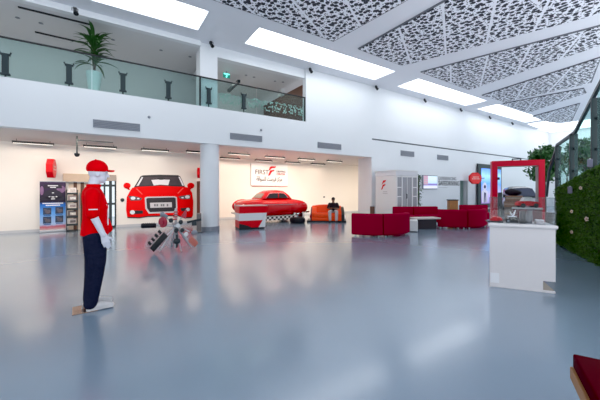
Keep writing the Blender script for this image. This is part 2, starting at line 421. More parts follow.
# recess behind the narrow doorway in the hall wall
bm = B()
box(bm, ((DX0 + DX1) / 2, YF + 1.3, 1.4), (DX1 - DX0 + 1.2, 0.1, 2.9)); 
box(bm, (DX1 + .75, YF + .8, 1.4), (.1, 1.1, 2.9)); box(bm, (DX1 + .75, YF + .3, 1.4), (1.6, .06, 2.9)) if False else None
box(bm, (DX1 + .05, YF + .8, 1.4), (.1, 1.05, 2.9)); box(bm, ((DX0 + DX1) / 2, YF + .8, DZ1 + .25), (2.0, 1.1, .1))
struct(obj('wall_doorway', bm, M('doorway_green', (0.50, 0.66, 0.60), 0.6, noise_amt=0.05)))
wallbox('trim_5', DX1 - 0.06, DX1 + 0.02, YF - 0.02, YF + 0.03, 0, DZ1, M('door_jamb_grey', (0.45, 0.46, 0.48), 0.5, noise_amt=0.03))
dz = thing('door_1', 'grey metal door leaf standing in the narrow green doorway', 'door'); dz['kind'] = 'structure'
obj('door_leaf', box(B(), (DX0 + 0.06, YF + 0.55, DZ1 / 2 - 0.05), (0.05, 0.8, DZ1 - 0.12), None, 0.01), M('door_dark', (0.06, 0.08, 0.08), 0.5, noise_amt=0.05), dz)
obj('door_handle', tube(B(), [(DX0 + 0.10, YF + 0.22, 1.05), (DX0 + 0.17, YF + 0.22, 1.05), (DX0 + 0.17, YF + 0.36, 1.05)], 0.018), STEEL, dz)

# balcony level
ZU = 6.62
wallbox('floor_balcony', -12, XR, YF + 0.25, 14.4, ZB - 0.3, ZB - 0.02, CREAM)
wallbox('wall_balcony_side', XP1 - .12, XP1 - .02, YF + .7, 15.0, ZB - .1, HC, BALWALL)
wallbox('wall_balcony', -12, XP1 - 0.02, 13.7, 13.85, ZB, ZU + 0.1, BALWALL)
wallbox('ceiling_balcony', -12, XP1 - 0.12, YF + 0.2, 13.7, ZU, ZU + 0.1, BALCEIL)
wallbox('trim_6', -12, XP0, YF + 0.0, YF + 0.2, ZU, HC, WHITE)
wallbox('trim_7', XP0, XP1, YF + 0.12, YF + 0.7, ZB - 0.02, HC, WHITE)       # pier over the column
ZL = W(219, 57.5, YF + 0.12).z
wallbox('trim_8', XP1, XR, YF + 0.12, YF + 0.4, ZL, HC, WHITE)               # lintel over the balcony room
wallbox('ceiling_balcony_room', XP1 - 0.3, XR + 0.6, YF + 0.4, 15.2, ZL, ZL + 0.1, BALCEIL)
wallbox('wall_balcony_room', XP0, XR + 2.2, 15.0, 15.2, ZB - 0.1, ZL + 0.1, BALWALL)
wallbox('wall_balcony_wood', XR - 0.02, XR + 0.03, YF + 0.3, 15.0, ZB - 0.1, ZL - 0.25, DWOOD)
XQ = W(287, 100, YF + 2.0).x
wallbox('trim_9', XQ - 0.12, XQ + 0.12, YF + 1.9, YF + 2.14, ZB - 0.02, ZL - 0.3, WHITE)
wallbox('trim_10', XQ - 0.4, XR - 0.03, YF + 1.85, YF + 2.2, ZL - 0.3, ZL, BALWALL)
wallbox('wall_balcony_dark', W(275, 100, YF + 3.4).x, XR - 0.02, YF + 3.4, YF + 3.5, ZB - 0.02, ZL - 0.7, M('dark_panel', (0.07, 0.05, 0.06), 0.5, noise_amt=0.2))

# round column
xc = W(209.7, 200, YF + 0.38).x; yc = YF + 0.38
struct(obj('trim_11', lathe(B(), [(0.345, 0.16), (0.345, ZS)], 40, (xc, yc, 0)), WHITE, smooth=True), 'round white column holding the balcony')
struct(obj('trim_12', lathe(B(), [(0.36, 0.0), (0.36, 0.155), (0.34, 0.165)], 40, (xc, yc, 0)), GREY, smooth=True), 'grey steel ring round the foot of the column')

# ------------------------------------------------------------------ perforated ceiling panels
def panel(poly, label):
    c = Vector((sum(p[0] for p in poly) / len(poly), sum(p[1] for p in poly) / len(poly), HC - 0.05))
    t = thing('perforated_ceiling_panel', label, 'ceiling panel', c, 0, 'perforated panels on the hall ceiling')
    loc = [(p[0] - c.x, p[1] - c.y, 0.0) for p in poly]
    obj('perforated_sheet', prism(B(), [(x, y, -0.01) for x, y, _ in loc], (0, 0, 0.02)), PERF, t)
    bm = B()
    big = [(x * 1.0 + math.copysign(0.05, x), y + math.copysign(0.05, y), 0.012) for x, y, _ in loc]
    obj('gap_shade_sheet', prism(bm, big, (0, 0, 0.037)), GROOVE, t)  # dark sheet standing in for the shade in the gap round the panel
    return t
q = lambda px, py: tuple(F(px, py, HC))[:2]
panel([(-3, 8.25), (6.72, 8.25), (6.95, 5.69), (7.25, -1.0), (-3, -1.0)], 'large perforated white ceiling panel nearest the balcony, first of the row')
panel([(7.95, 8.2), (10.5, 8.3), (12.35, 2.66), (13.0, 0.5), (7.95, 0.5)], 'perforated ceiling panel second from the balcony with wide near end')
panel([(11.85, 8.3), (16.0, 8.4), (15.06, 3.25), (14.9, 1.6), (13.7, 1.6)], 'perforated ceiling panel tapering toward the staircase, third from the balcony')
panel([(17.6, 8.5), (20.0, 8.4), q(590, 82), q(600, 57)], 'narrow perforated ceiling panel above the red arch, fourth from the balcony')
panel([q(504, 103), q(528, 112), q(585, 92.5), q(583, 88)], 'thin sliver of perforated ceiling panel, fifth from the balcony')
panel([q(532.6, 116), q(550.5, 121.7), q(571, 120.6), q(579.5, 103)], 'smallest perforated ceiling panel at the far corner skylight')

# ------------------------------------------------------------------ air vents on the walls
def vent(px0, px1, py, Y, h, label):
    a = W(px0, py, Y); b = W(px1, py, Y); w = b.x - a.x
    zc = W((px0 + px1) / 2, py, Y).z
    t = thing('air_vent', label, 'vent', ((a.x + b.x) / 2, Y, zc), 0, 'air vents on the white walls')
    obj('vent_frame', box(B(), (0, -0.012, 0), (w, 0.02, h), None, 0.004), GREY, t)
    bm = B()
    n = 5
    for i in range(n): box(bm, (0, -0.03, -h / 2 + h * (i + 0.5) / n), (w - 0.05, 0.02, h / n * 0.45), rx(0.5))
    obj('vent_slats', bm, M('vent_grey', (0.36, 0.37, 0.41), 0.5, noise_amt=0.05), t)
for px0, px1, py, h, l in ((93, 140, 125.5, 0.24, 'long grey air vent on the balcony front above the mannequin cap'),
                        (230, 262, 137.5, 0.24, 'grey air vent on the balcony front right of the column'),
                        (317.5, 341, 146, 0.26, 'grey air vent above the orange sofa'),
                        (400.5, 414, 153.7, 0.30, 'grey air vent on the hall wall above the white kiosk'),
                        (437, 448, 157.6, 0.30, 'small grey air vent on the hall wall above the screen')):
    vent(px0, px1, py, YF if px0 < 350 else YF + 0.03, h, l)

# ------------------------------------------------------------------ balcony balustrade
t = thing('glass_balustrade', 'green tinted glass balustrade with thin dark handrail along the balcony edge', 'balustrade', (0, YF + 0.06, ZB))
zr = W(100, 56.5, YF + 0.06).z - ZB
X0 = -8.0
pan = [X0, W(168, 80, YF).x - 4.2, W(168, 80, YF).x - 2.1, W(200.5, 80, YF).x, W(244, 80, YF).x + 0.55, XR - 0.02]
for a, b in zip(pan[:-1], pan[1:]):
    obj('glass_pane', box(B(), ((a + b) / 2, 0, zr / 2), (b - a - 0.025, 0.02, zr - 0.03)), GLASS, t)
obj('handrail', box(B(), ((X0 + XR) / 2, 0, zr), (XR - X0, 0.05, 0.045), None, 0.01), BLACK, t)
for px, py in ((5, 64), (69, 74), (123, 82.5), (168.5, 90), (209, 96), (244, 101.5)):
    p = W(px, py, YF - 0.02); zz = p.z - ZB
    bm = B(); box(bm, (p.x, -0.06, zz), (0.135, 0.07, 0.5), None, 0.01)
    for s in (-1, 1):
        box(bm, (p.x, -0.06, zz + s * 0.26), (0.20, 0.08, 0.05), None, 0.008)
    cyl(bm, (p.x, -0.04, zz - 0.26), (p.x, -0.04, -0.02), 0.02)
    for s in (-1, 1): cyl(bm, (p.x + s * 0.1, -0.06, zz + 0.28), (p.x + s * 0.11, -0.06, zz + 0.33), 0.018)
    obj('glass_clamp', bm, M('clamp_teal_black', (.014, .03, .034), .5), t)
bm = B(); xs0, xs1 = W(220, 100, YF).x, XR - 0.06
for i in range(300):
    x = random.uniform(xs0, xs1); z = random.uniform(0.22, 0.62) * 1.0
    disc(bm, x, z, 0.035 * random.uniform(.5, 1.2), 0.035 * random.uniform(.5, 1.2), -0.011, 0.003, 6)
o = obj('frosted_dots', bm, FROST, t); o['label'] = 'pale frosted dot pattern on the glass'; o['kind'] = 'stuff'
bm = B(); box(bm, (W(200.5, 80, YF).x, 0, zr / 2), (0.05, 0.05, zr)); obj('end_post', bm, BLACK, t)
bm = B(); box(bm, (XR - 0.03, 0, zr / 2), (0.04, 0.05, zr)); obj('end_post', bm, BLACK, t)

# balcony plant in a tall pot
def leaf(bm, root, az, el, L, w, droop):
    d = Vector((math.cos(az), math.sin(az), 0)); side = Vector((-math.sin(az), math.cos(az), 0)); n = 7; prev = None
    p = Vector(root); e = el
    for i in range(n + 1):
        f = i / n; ww = w * math.sin(PI * min(1, f * 0.92 + 0.08)) + 0.002
        a = bm.verts.new(p + side * ww); c = bm.verts.new(p - side * ww)
        if prev: bm.faces.new((prev[0], prev[1], c, a))
        prev = (a, c)
        p = p + (d * math.cos(e) + Vector((0, 0, math.sin(e)))) * (L / n); e -= droop / n
pp = W(94.0, 91, YF + 0.5); 
t = thing('potted_palm', 'spiky green palm in a tall tapered white pot behind the balcony glass', 'potted plant', (pp.x, YF + 0.5, ZB - 0.02))
obj('pot', lathe(B(), [(0.13, 0), (0.215, 0.70), (0.19, 0.70), (0.17, 0.62)], 24), POT, t, True)
obj('soil', lathe(B(), [(0.172, 0.61), (0.0, 0.63)], 20), SOIL, t)
bm = B(); tube(bm, [(0, 0, 0.6), (0.02, 0, 1.0), (0, 0.01, 1.45), (0.01, 0, 1.75)], 0.035); obj('stem', bm, BARK, t)
bm = B()
for i in range(85):
    z = random.uniform(0.85, 1.85); f = (z - 0.8) / 1.05
    leaf(bm, (0.01, 0, z), random.uniform(0, 2 * PI), random.uniform(0.3, 0.9) + 0.35 * f, random.uniform(0.50, 0.82) * (1.0 if f < .8 else .8), 0.035, random.uniform(0.9, 1.7))
obj('foliage', bm, LEAF, t)

# balcony ceiling details
def strip(px0, py0, px1, py1, z, name, label, cat, group=None, w=0.05, h=0.04, mat=BLACK):
    a = F(px0, py0, z); b = F(px1, py1, z); c = (a + b) / 2; d = b - a
    o = obj(name, box(B(), (0, 0, 0), (d.length, w, h), None, 0.006), mat, None, loc=c, rotz=math.atan2(d.y, d.x))
    return tag(o, label, cat, group)
strip(18, 7, 92, 25, ZU - 0.02, 'light_track', 'longer black light track on the balcony ceiling, nearer the hall', 'light track', 'light tracks on the balcony ceiling')
strip(35, 32, 88, 44, ZU - 0.02, 'light_track', 'shorter black light track on the balcony ceiling, behind the palm', 'light track', 'light tracks on the balcony ceiling')
for px, py, l in ((17.5, 17.5, 'left of the palm, first of two'), (41, 23, 'left of the palm, second of two'), (113, 39.5, 'just right of the palm'), (161, 50, 'near the middle of the balcony'), (190, 56.5, 'beside the pier')):
    p = F(px, py, ZU)
    bm = B(); lathe(bm, [(0.05, 0), (0.06, -0.015), (0.035, -0.02)], 16); o = obj('downlight', bm, GREY, None, loc=p)
    tag(o, 'small round downlight in the balcony ceiling ' + l, 'downlight', 'downlights in the balcony ceiling')
for px, py in ((246, 75), (254, 77), (275, 81), (283, 82)):
    p = F(px, py, ZL)
    bm = B(); lathe(bm, [(0.05, 0), (0.06, -0.015), (0.035, -0.02)], 16); o = obj('downlight', bm, GREY, None, loc=p)
    tag(o, 'small grey downlight in the ceiling of the room behind the balcony', 'downlight', 'downlights in the balcony room')
strip(228.5, 91, 239, 81, ZL - 0.25, 'hanging_tube', 'dark slanted tube hanging in the balcony room under the exit sign', 'ceiling tube', None, 0.12, 0.12, DARK)
p = W(226.5, 75.5, YF + 1.2)
t = thing('exit_sign', 'glowing green exit sign with running figure in the balcony room', 'exit sign', p)
obj('sign_plate', box(B(), (0, 0, 0), (0.30, 0.03, 0.20), None, 0.006), M('exit_plate', (0.015, 0.22, 0.17), 0.3, emit=0.5), t)
bm = B()
flat(bm, [(-0.12, 0.03), (-0.12, 0.08), (0.12, 0.08), (0.12, 0.03)], -0.016, 0.004); disc(bm, 0.0, 0.0, 0.025, 0.025, -0.016, 0.004)
flat(bm, [(-0.02, -0.02), (0.03, -0.02), (0.02, -0.09), (-0.04, -0.09)], -0.016, 0.004)
obj('pictogram', bm, M('exit_glow', (0.2, 0.9, 0.75), 0.4, emit=1.6), t)
obj('hanger', tube(B(), [(0, 0, 0.1), (0, 0, ZL - p.z)], 0.012), GREY, t)

# spotlights along the wall top
def spotlight(p, label, s=1.0):
    t = thing('spotlight', label, 'spotlight', p, 0, 'black spotlights under the hall ceiling')
    obj('bracket', box(B(), (0, 0, -0.04 * s), (0.10 * s, 0.08 * s, 0.08 * s), None, 0.01), BLACK, t)
    h = obj('lamp_head', cyl(B(), (0, 0.02, -0.08 * s), (0.03, -0.10 * s, -0.24 * s), 0.05 * s, 0.075 * s), BLACK, t, True)
    bm = B(); tube(bm, [(-0.075 * s, -0.04 * s, -0.14 * s), (-0.08 * s, -0.04 * s, -0.05 * s), (0.08 * s, -0.04 * s, -0.05 * s), (0.075 * s, -0.04 * s, -0.14 * s)], 0.01 * s); obj('yoke', bm, BLACK, t)
    return t
SP = [((75, 7.5), 0, 'black spotlight on the balcony ceiling above the palm'), ((211, 42.5), 1, 'black spotlight on top of the pier by the column'),
      ((310, 63.5), 1, 'black spotlight at the right end of the balcony'), ((376, 82), 1, 'black spotlight under the wall top left of the kiosk'),
      ((424.5, 97.5), 1, 'black spotlight under the wall top above the screen'), ((460.5, 108.5), 1, 'black spotlight under the wall top above the narrow doorway'),
      ((489.5, 117.5), 1, 'black spotlight under the wall top above the lit advert'), ((512, 124), 1, 'farthest black spotlight under the wall top')]
for (px, py), k, l in SP:
    if k: p = W(px, py, YF - 0.14); p.z = HC; 
    else: p = F(px, py, ZU); 
    spotlight(p, l, .85)

# linear lights under the balcony
def linear(px0, px1, py, label, group, z, nl):
    a = F(px0, py, z); 
    Y = a.y
    b = W(px1, py, Y); L = b.x - a.x
    t = thing('linear_light', label, 'ceiling light', (a.x + L / 2, Y, z), 0, group)
    obj('housing', box(B(), (0, 0, 0), (L, 0.09, 0.07), None, 0.008), BLACK, t)
    obj('diffuser', box(B(), (0, 0, -0.036), (L - 0.06, 0.05, 0.012)), LAMPW, t)
    for s in (-0.4, 0.4): obj('hanger_wire', cyl(B(), (s * L, 0, 0.03), (s * L, 0, ZS - z + 0.01), 0.008), BLACK, t)
    la = bpy.data.lights.new('linear_lamp', 'AREA'); la.shape = 'RECTANGLE'; la.size = L * .9; la.size_y = 0.03
    la.energy = 6.0; la.color = (1.0, 0.83, 0.66); lo = bpy.data.objects.new('linear_lamp', la); link(lo, t); lo.location = (0, 0, -0.05)
zl = ZS - 0.10
for px0, px1, py, l in ((12, 54, 141.5, 'black linear ceiling light above the empty wall by the banner'), (83, 117, 145.5, 'black linear ceiling light above the mannequin'),
                        (141, 169, 149, 'black linear ceiling light above the red car mural'), (186, 204, 151, 'black linear ceiling light partly behind the column')):
    linear(px0, px1, py, l, 'linear lights left of the column', zl, 0)
for px0, px1, py, l in ((228, 250, 153.2, 'front row black linear light nearest the column'), (265, 285, 156.3, 'front row black linear light above the wall sign'),
                        (298, 315, 158.6, 'front row black linear light above the car roof'), (327, 342, 160.6, 'front row black linear light above the orange sofa'),
                        (220, 240, 157.6, 'back row black linear light nearest the column'), (255, 272, 160, 'back row black linear light above the wall sign'),
                        (285, 300, 162, 'back row black linear light above the tail of the car'), (311, 325, 163.6, 'back row black linear light above the orange sofa')):
    linear(px0, px1, py, l, 'linear lights over the vintage car', zl, 0)
# camera on a drop pole
p = F(77, 136, ZS)
t = thing('security_camera', 'small dome camera on a grey drop pole under the balcony', 'camera', p)
obj('pole', cyl(B(), (0, 0, 0), (0, 0, -0.55), 0.022), DARK, t)
obj('arm', tube(B(), [(0, 0, -0.12), (0.95, 0, -0.12)], 0.014), DARK, t)
obj('dome', lathe(B(), [(0.0, -0.65), (0.05, -0.63), (0.07, -0.58), (0.07, -0.54), (0, -0.53)], 18), BLACK, t, True)
for px, py, l in ((149, 117.2, 'small dark sensor on the balcony front left of the column'), (261, 130, 'small dark sensor on the balcony front right of the column')):
    p = W(px, py, YF); tag(obj('sensor', ball(B(), (0, -0.02, 0), (0.045, 0.03, 0.045)), GREY, None, True, loc=p), l, 'sensor')

# ------------------------------------------------------------------ back wall left: entrance, signs, banner, rack
d = thing('door_2', 'brown framed double door with pale panels under a beige header', 'door', (0, 0, 0)); d['kind'] = 'structure'
obj('header', box(B(), ((OX0 + W(88, 180, YB).x) / 2, YB - 0.03, OZ - 0.14), (W(88, 180, YB).x - OX0 + 0.3, 0.3, 0.30), None, 0.01), BEIGE, d)
for a, b in ((73.5, 77), (80.5, 84)):
    xa, xb = W(a, 200, YB).x, W(b, 200, YB).x
    obj('door_stile', box(B(), ((xa + xb) / 2, YB + 0.05, (OZ - 0.3) / 2), (xb - xa, 0.08, OZ - 0.3)), DWOOD, d)
for a, b in ((68.5, 73.5), (77, 80.5), (84, 90)):
    xa, xb = W(a, 200, YB).x, W(b, 200, YB).x
    obj('door_panel', box(B(), ((xa + xb) / 2, YB + 0.06, (OZ - 0.3) / 2), (xb - xa, 0.04, OZ - 0.3)), M('door_cream', (0.72, 0.60, 0.48), 0.4, noise_amt=0.03), d)
obj('door_handle', tube(B(), [(W(79.5, 200, YB).x, YB - 0.05, 0.8), (W(79.5, 200, YB).x, YB - 0.05, 1.4)], 0.02), STEEL, d)
w6 = thing('window_6', 'tall bright entrance window with dark mullion behind the mannequin', 'window', (0, 0, 0)); w6['kind'] = 'structure'
xa, xb = W(90, 200, YB).x, OX1
obj('window_head', box(B(), ((xa + xb) / 2, YB + 0.0, OZ - 0.12), (xb - xa, 0.22, 0.24), None, 0.01), M('head_greybeige', (0.36, 0.31, 0.27), 0.5, noise_amt=0.05), w6)
bm = B()
for px in (104.5, 110.5, 115.5):
    x = W(px, 200, YB).x; box(bm, (x, YB + 0.05, OZ / 2), (0.10 if px == 110.5 else 0.06, 0.1, OZ))
for z in (OZ - 0.42, 0.95, 0.04): box(bm, ((xa + xb) / 2, YB + 0.05, z), (xb - xa, 0.08, 0.08))
obj('window_frame', bm, DARK, w6)
obj('window_pane', box(B(), ((xa + xb) / 2, YB + 0.06, OZ / 2), (xb - xa, 0.01, OZ - 0.05)), CLEAR, w6)
# forecourt outside the entrance
o = obj('ground', box(B(), (-1, 17, -0.08), (9, 6, 0.1)), M('forecourt', (0.6, 0.58, 0.55), 0.8, noise_amt=0.1)); struct(o)

def octagon_sign(loc, rotz, r, label, wall):
    t = thing('octagon_sign', label, 'sign', loc, rotz, 'red octagonal signs on the walls')
    oc = [(r * math.cos(PI / 8 + PI / 4 * i), r * math.sin(PI / 8 + PI / 4 * i)) for i in range(8)]
    obj('sign_body', flat(B(), oc, 0.09, 0.18), SIGNRED, t)
    bm = B(); flat(bm, [(x * .9, z * .9) for x, z in oc], -0.0905, 0.006)
    obj('sign_face', bm, M('sign_face_red', (0.75, 0.03, 0.03), 0.4, emit=0.12), t)
    bm = B()
    for z, w_ in ((0.12, .5), (-0.06, .62)):
        for i in range(5): box(bm, ((i - 2) * w_ * r / 2.6, -0.10, z * r * 1.6), (w_ * r / 3.6, 0.006, 0.16 * r))
    obj('lettering', bm, M('sign_letter', (0.85, 0.5, 0.45), 0.5), t)
    if wall: obj('bracket', box(B(), (r * 0.95 + wall / 2, 0, 0), (wall, 0.05, 0.06)), GREY, t)
    return t
p = W(51.3, 168.5, YB - 0.5); octagon_sign(p, bearing(51) + math.radians(80), 0.35, 'red octagonal sign projecting from the wall above the banner, seen nearly edge-on', 0.15)
p = W(199.8, 173, YB - 0.42); octagon_sign(p, bearing(200) + math.radians(83), 0.25, 'red octagonal sign seen edge-on left of the column', 0.12)
p = W(475, 178.3, YF - 0.55); octagon_sign(p, bearing(475) + math.radians(25), 0.40, 'red octagonal sign projecting beside the lit advert', 0.2)

# roll-up banner
d0 = ray(53, HY); k0 = (YB - .28) / d0.y; pb = Vector((d0.x * k0, d0.y * k0, 0)); bsc = k0 / 10.7
t = thing('rollup_banner', 'roll-up banner with dark photo on top and four small pictures on blue', 'banner', pb, bearing(53))
bw, bh = 0.90, 1.83
t.scale = (.80, 1, .985)
obj('base_bar', box(B(), (0, 0.02, 0.045), (bw + 0.04, 0.2, 0.09), None, 0.02), STEEL, t)
sh = obj('banner_sheet', box(B(), (0, 0, 0.09 + (bh - 0.09) / 2), (bw, 0.008, bh - 0.09)), BANNERM, t)
bm = B(); box(bm, (0, 0, bh), (bw, 0.025, 0.025)); obj('top_rail', bm, STEEL, t)
obj('support_pole', cyl(B(), (0, 0.05, 0.09), (0, 0.05, bh), 0.012), STEEL, t)
y = -0.005
bm = B(); disc(bm, 0, 1.34, 0.33, 0.20, y, 0.003, 20); flat(bm, [(-.4, 1.15), (.4, 1.15), (.4, 1.28), (-.4, 1.28)], y, 0.003); flat(bm, [(-.3, 1.72), (.3, 1.72), (.32, 1.58), (-.32, 1.58)], y, .003); obj('dark_picture', bm, M('photo_dark', (0.02, 0.015, 0.03), 0.4), sh)
PK = M('photo_pink', (0.22, 0.12, 0.24), 0.6, noise_amt=.4, scale=9)
obj('picture_pink_patch', ball(B(), (0.28, y, 1.55), (0.16, 0.003, 0.13)), PK, sh); obj('picture_pink_patch', ball(B(), (-0.38, y, 1.5), (0.065, 0.003, 0.16)), PK, sh)  # pinkish patches in the printed picture
for z, n, w_ in ((1.68, 7, 0.36), (1.62, 5, 0.2), (1.04, 11, 0.72), (0.97, 8, 0.5)):
    bm = B()
    for i in range(n): box(bm, (-w_ / 2 + w_ * (i + .5) / n, y - 0.003, z), (w_ / n * 0.92, 0.004, 0.035))
    obj('caption_line', bm, PAPER, sh)
for x, z, s in ((0, 1.42, .07), (-.12, 1.28, .06), (.12, 1.28, .06), (0, 1.27, .1), (0, 1.2, .14)): obj('picture_highlight', box(B(), (x, y - .004, z), (s, .004, .03)), PAPER, sh)
for (x, z) in ((-.2, .76), (.22, .78), (-.2, .44), (.22, .46)):
    f = obj('picture_frame', box(B(), (x, y, z), (0.28, 0.006, 0.25)), M('picture_dark', (0.03, 0.05, 0.10), 0.4, noise_amt=.6, scale=18), sh)
    bm = B(); ball(bm, (x + .02, y - .003, z - .02), (.1, .003, .07)); ball(bm, (x - .06, y - .003, z + .05), (.05, .003, .03)); obj('picture_car', bm, M('picture_grey', (.12, .10, .12), .4, noise_amt=.6, scale=25), f)
    bm = B(); box(bm, (x, y, z - .155), (.24, .006, .03)); obj('caption_bar', bm, M('caption_blue', (.03, .10, .3), .5), f)
# brochure rack with magazines
d0 = ray(72.2, HY); k0 = (YB - .45) / d0.y; pr = Vector((d0.x * k0, d0.y * k0, 0)); rzr = bearing(71)
t = thing('brochure_rack', 'narrow wire brochure rack standing between banner and entrance', 'rack', pr, rzr)
bm = B()
for s in (-1, 1):
    tube(bm, [(s * 0.16, -0.14, 0.02), (s * 0.16, 0.02, 0.4), (s * 0.16, 0.05, 1.5)], 0.012)
    tube(bm, [(s * 0.16, 0.05, 0.6), (s * 0.16, 0.2, 0.02)], 0.010)
box(bm, (0, 0.05, 1.5), (0.34, 0.02, 0.02)); box(bm, (0, 0.2, 0.02), (0.34, 0.02, 0.03)); box(bm, (0, -0.14, 0.02), (0.34, 0.02, 0.03)); obj('rack_frame', bm, DARK, t)
for k in range(5):
    z = 0.22 + 0.28 * k
    bm = B(); box(bm, (0, -0.045, z), (0.32, 0.11, 0.012)); box(bm, (0, -0.10, z + 0.03), (0.32, 0.01, 0.07)); obj('shelf', bm, DARK, t)
cols = [(.5, .45, .42), (.12, .1, .1), (.6, .55, .5), (.25, .2, .2), (.65, .6, .58)]
names = ['lowest', 'second', 'middle', 'fourth', 'topmost']
for k in range(5):
    z = 0.235 + 0.28 * k
    mg = thing('magazine', '%s magazine standing in the wire brochure rack' % names[k], 'magazine', pr, rzr, 'magazines in the brochure rack')
    obj('cover', box(B(), (0, -0.055, z + 0.115), (0.24, 0.012, 0.23), rx(-0.15)), M('cover_%d' % k, cols[k], 0.4, noise_amt=0.5, scale=14), mg)
    obj('cover_picture', box(B(), (0.02, -0.065, z + 0.13), (0.16, 0.006, 0.09), rx(-0.15)), M('pic_%d' % k, cols[(k + 1) % 5], 0.4, noise_amt=0.7, scale=20), mg)
# dark post and grey stand by the column
xw = W(199.3, 200, YB - 0.35)
t = thing('info_panel', 'tall narrow brown display panel seen edge-on beside the column', 'panel', (xw.x, YB - 0.38, 0), 0.05)
obj('panel_board', box(B(), (0, 0, 1.02), (0.07, 0.6, 1.75), None, 0.01), DWOOD, t)
obj('panel_foot', box(B(), (0, 0, 0.06), (0.1, 0.62, 0.12), None, 0.01), BLACK, t)
p = D(199, 10.6)
t = thing('metal_pedestal', 'low grey metal pedestal with slatted front left of the column', 'pedestal', (p.x, p.y, 0), bearing(199))
obj('pedestal_case', box(B(), (0, 0, 0.35), (0.16, 0.22, 0.66), None, 0.008), M('pedestal_grey', (.26, .22, .20), .4, metal=.4), t)
obj('pedestal_base', box(B(), (0, 0, 0.01), (0.2, 0.26, 0.02)), DARK, t)
bm = B()
for s in (-.04, .0, .04): box(bm, (s, -0.113, .36), (.012, .01, .56))
obj('slats', bm, DARK, t)
p = W(122.3, 200, YB); tag(obj('wall_fitting', lathe(B(), [(0.07, 0), (0.07, 0.03), (0.04, 0.05), (0, 0.05)], 18), DARK, None, True, loc=p), 'small dark round fitting on the wall left of the car mural', 'wall fitting')
for o in scene.objects:
    if o.name.startswith('wall_fitting'): o.rotation_euler = (PI / 2, 0, 0)

# ------------------------------------------------------------------ car mural (flat cut-out on the wall)
def cp(x, y): 
    p = W(118 + x / 6.67, 165 + y / 6.67, YB); return (p.x, p.z)
mc = W(158, 200, YB)
t = thing('car_mural', 'large flat red hatchback front printed as a cut-out on the wall', 'mural', (mc.x, YB, mc.z))
def mural(name, polys, mat, layer, parent, label=None):
    bm = B()
    for po in polys: flat(bm, [(x - mc.x, z - mc.z) for x, z in (cp(*p) for p in po)], -0.004 - 0.006 * layer, 0.005)
    o = obj(name, bm, mat, parent)
    if label: o['label'] = label
    return o
def ell(cx, cy, a, b, n=18): return [(cx + a * math.cos(2 * PI * i / n), cy + b * math.sin(2 * PI * i / n)) for i in range(n)]
mural('roof', [[(150, 76), (165, 69), (280, 65), (400, 68), (415, 76), (448, 150), (105, 152)]], INK, 0, t)
mural('body', [[(95, 152), (130, 145), (280, 138), (440, 145), (472, 150), (494, 185), (502, 240), (500, 335), (492, 352), (440, 352), (400, 338), (190, 344), (140, 352), (62, 352), (54, 300), (58, 215), (76, 180)]], MURALRED, 0.5, t)
mural('windscreen', [[(172, 80), (398, 78), (425, 138), (280, 132), (140, 140)]], M('print_dark_glass', (.05, .035, .045), .4, noise_amt=.4, scale=4), 1, t)
mural('windscreen_view', [[(222, 100), (270, 96), (345, 98), (335, 135), (280, 131), (238, 137)], [(158, 80), (168, 82), (138, 138), (122, 140)], [(402, 78), (412, 80), (440, 138), (428, 137)]], PAPER, 1.6, t)
mural('rear_view_mirror', [ell(288, 91, 26, 8)], INK, 2.2, t)
mural('hood_crease', [[(120, 158), (126, 157), (165, 195), (158, 196)], [(432, 152), (438, 153), (402, 190), (396, 188)]], M('print_light_red', (.85, .12, .1), .4), 1.2, t)
mural('grille_surround', [[(178, 218), (192, 212), (378, 208), (392, 215), (396, 285), (380, 318), (205, 325), (182, 290)]], SILVER, 1.2, t)
mural('grille', [[(188, 226), (198, 220), (374, 216), (384, 222), (386, 284), (372, 308), (212, 314), (194, 286)]], M('print_grille', (.03, .025, .03), .4), 1.8, t)
pl = mural('number_plate', [[(213, 252), (358, 248), (360, 282), (215, 286)]], SILVER, 2.4, t)
for x_ in (240, 256, 284, 298, 324): mural('plate_character', [[(x_, 260), (x_ + 11, 260), (x_ + 11, 275), (x_, 275)]], GREYINK, 3, pl)
for s, hl, fo in ((0, [(68, 206), (110, 208), (162, 222), (150, 236), (85, 238)], (120, 314)), (1, [(402, 210), (470, 198), (484, 202), (478, 228), (420, 228)], (448, 298))):
    h = mural('headlight', [hl], M('print_lamp', (.10, .08, .09), .3), 1.4, t)
    mural('lamp_glint', [ell(100 if not s else 462, 221 if not s else 213, 16, 11), ell(135 if not s else 430, 224 if not s else 218, 9, 5)], PAPER, 2, h)
    g = mural('fog_lamp', [[(fo[0] - 45, fo[1] - 12), (fo[0] + 45, fo[1] - 10), (fo[0] + 45, fo[1] + 10), (fo[0] - 40, fo[1] + 16)]] if not s else [[(415, 288), (480, 284), (484, 304), (425, 308)]], INK, 1.4, t)
    mural('lamp_lens', [ell(96 if not s else 465, 315 if not s else 297, 17 if not s else 13, 14 if not s else 11)], PAPER, 2, g)
for cx in (60, 485):
    mural('wing_mirror', [ell(cx, 138, 24, 20), [(cx - 12, 150), (cx + 12, 150), (cx + (22 if cx < 100 else -2), 166), (cx + (8 if cx < 100 else -16), 166)]], MURALRED, 1, t)
mural('bumper_dark_line', [[(62, 345), (140, 348), (200, 338), (395, 332), (440, 348), (492, 346), (488, 354), (440, 355), (395, 340), (200, 346), (140, 356), (64, 354)]], M('print_maroon', (.10, .01, .01), .5), 1.5, t)  # printed dark line along the lower edge of the car

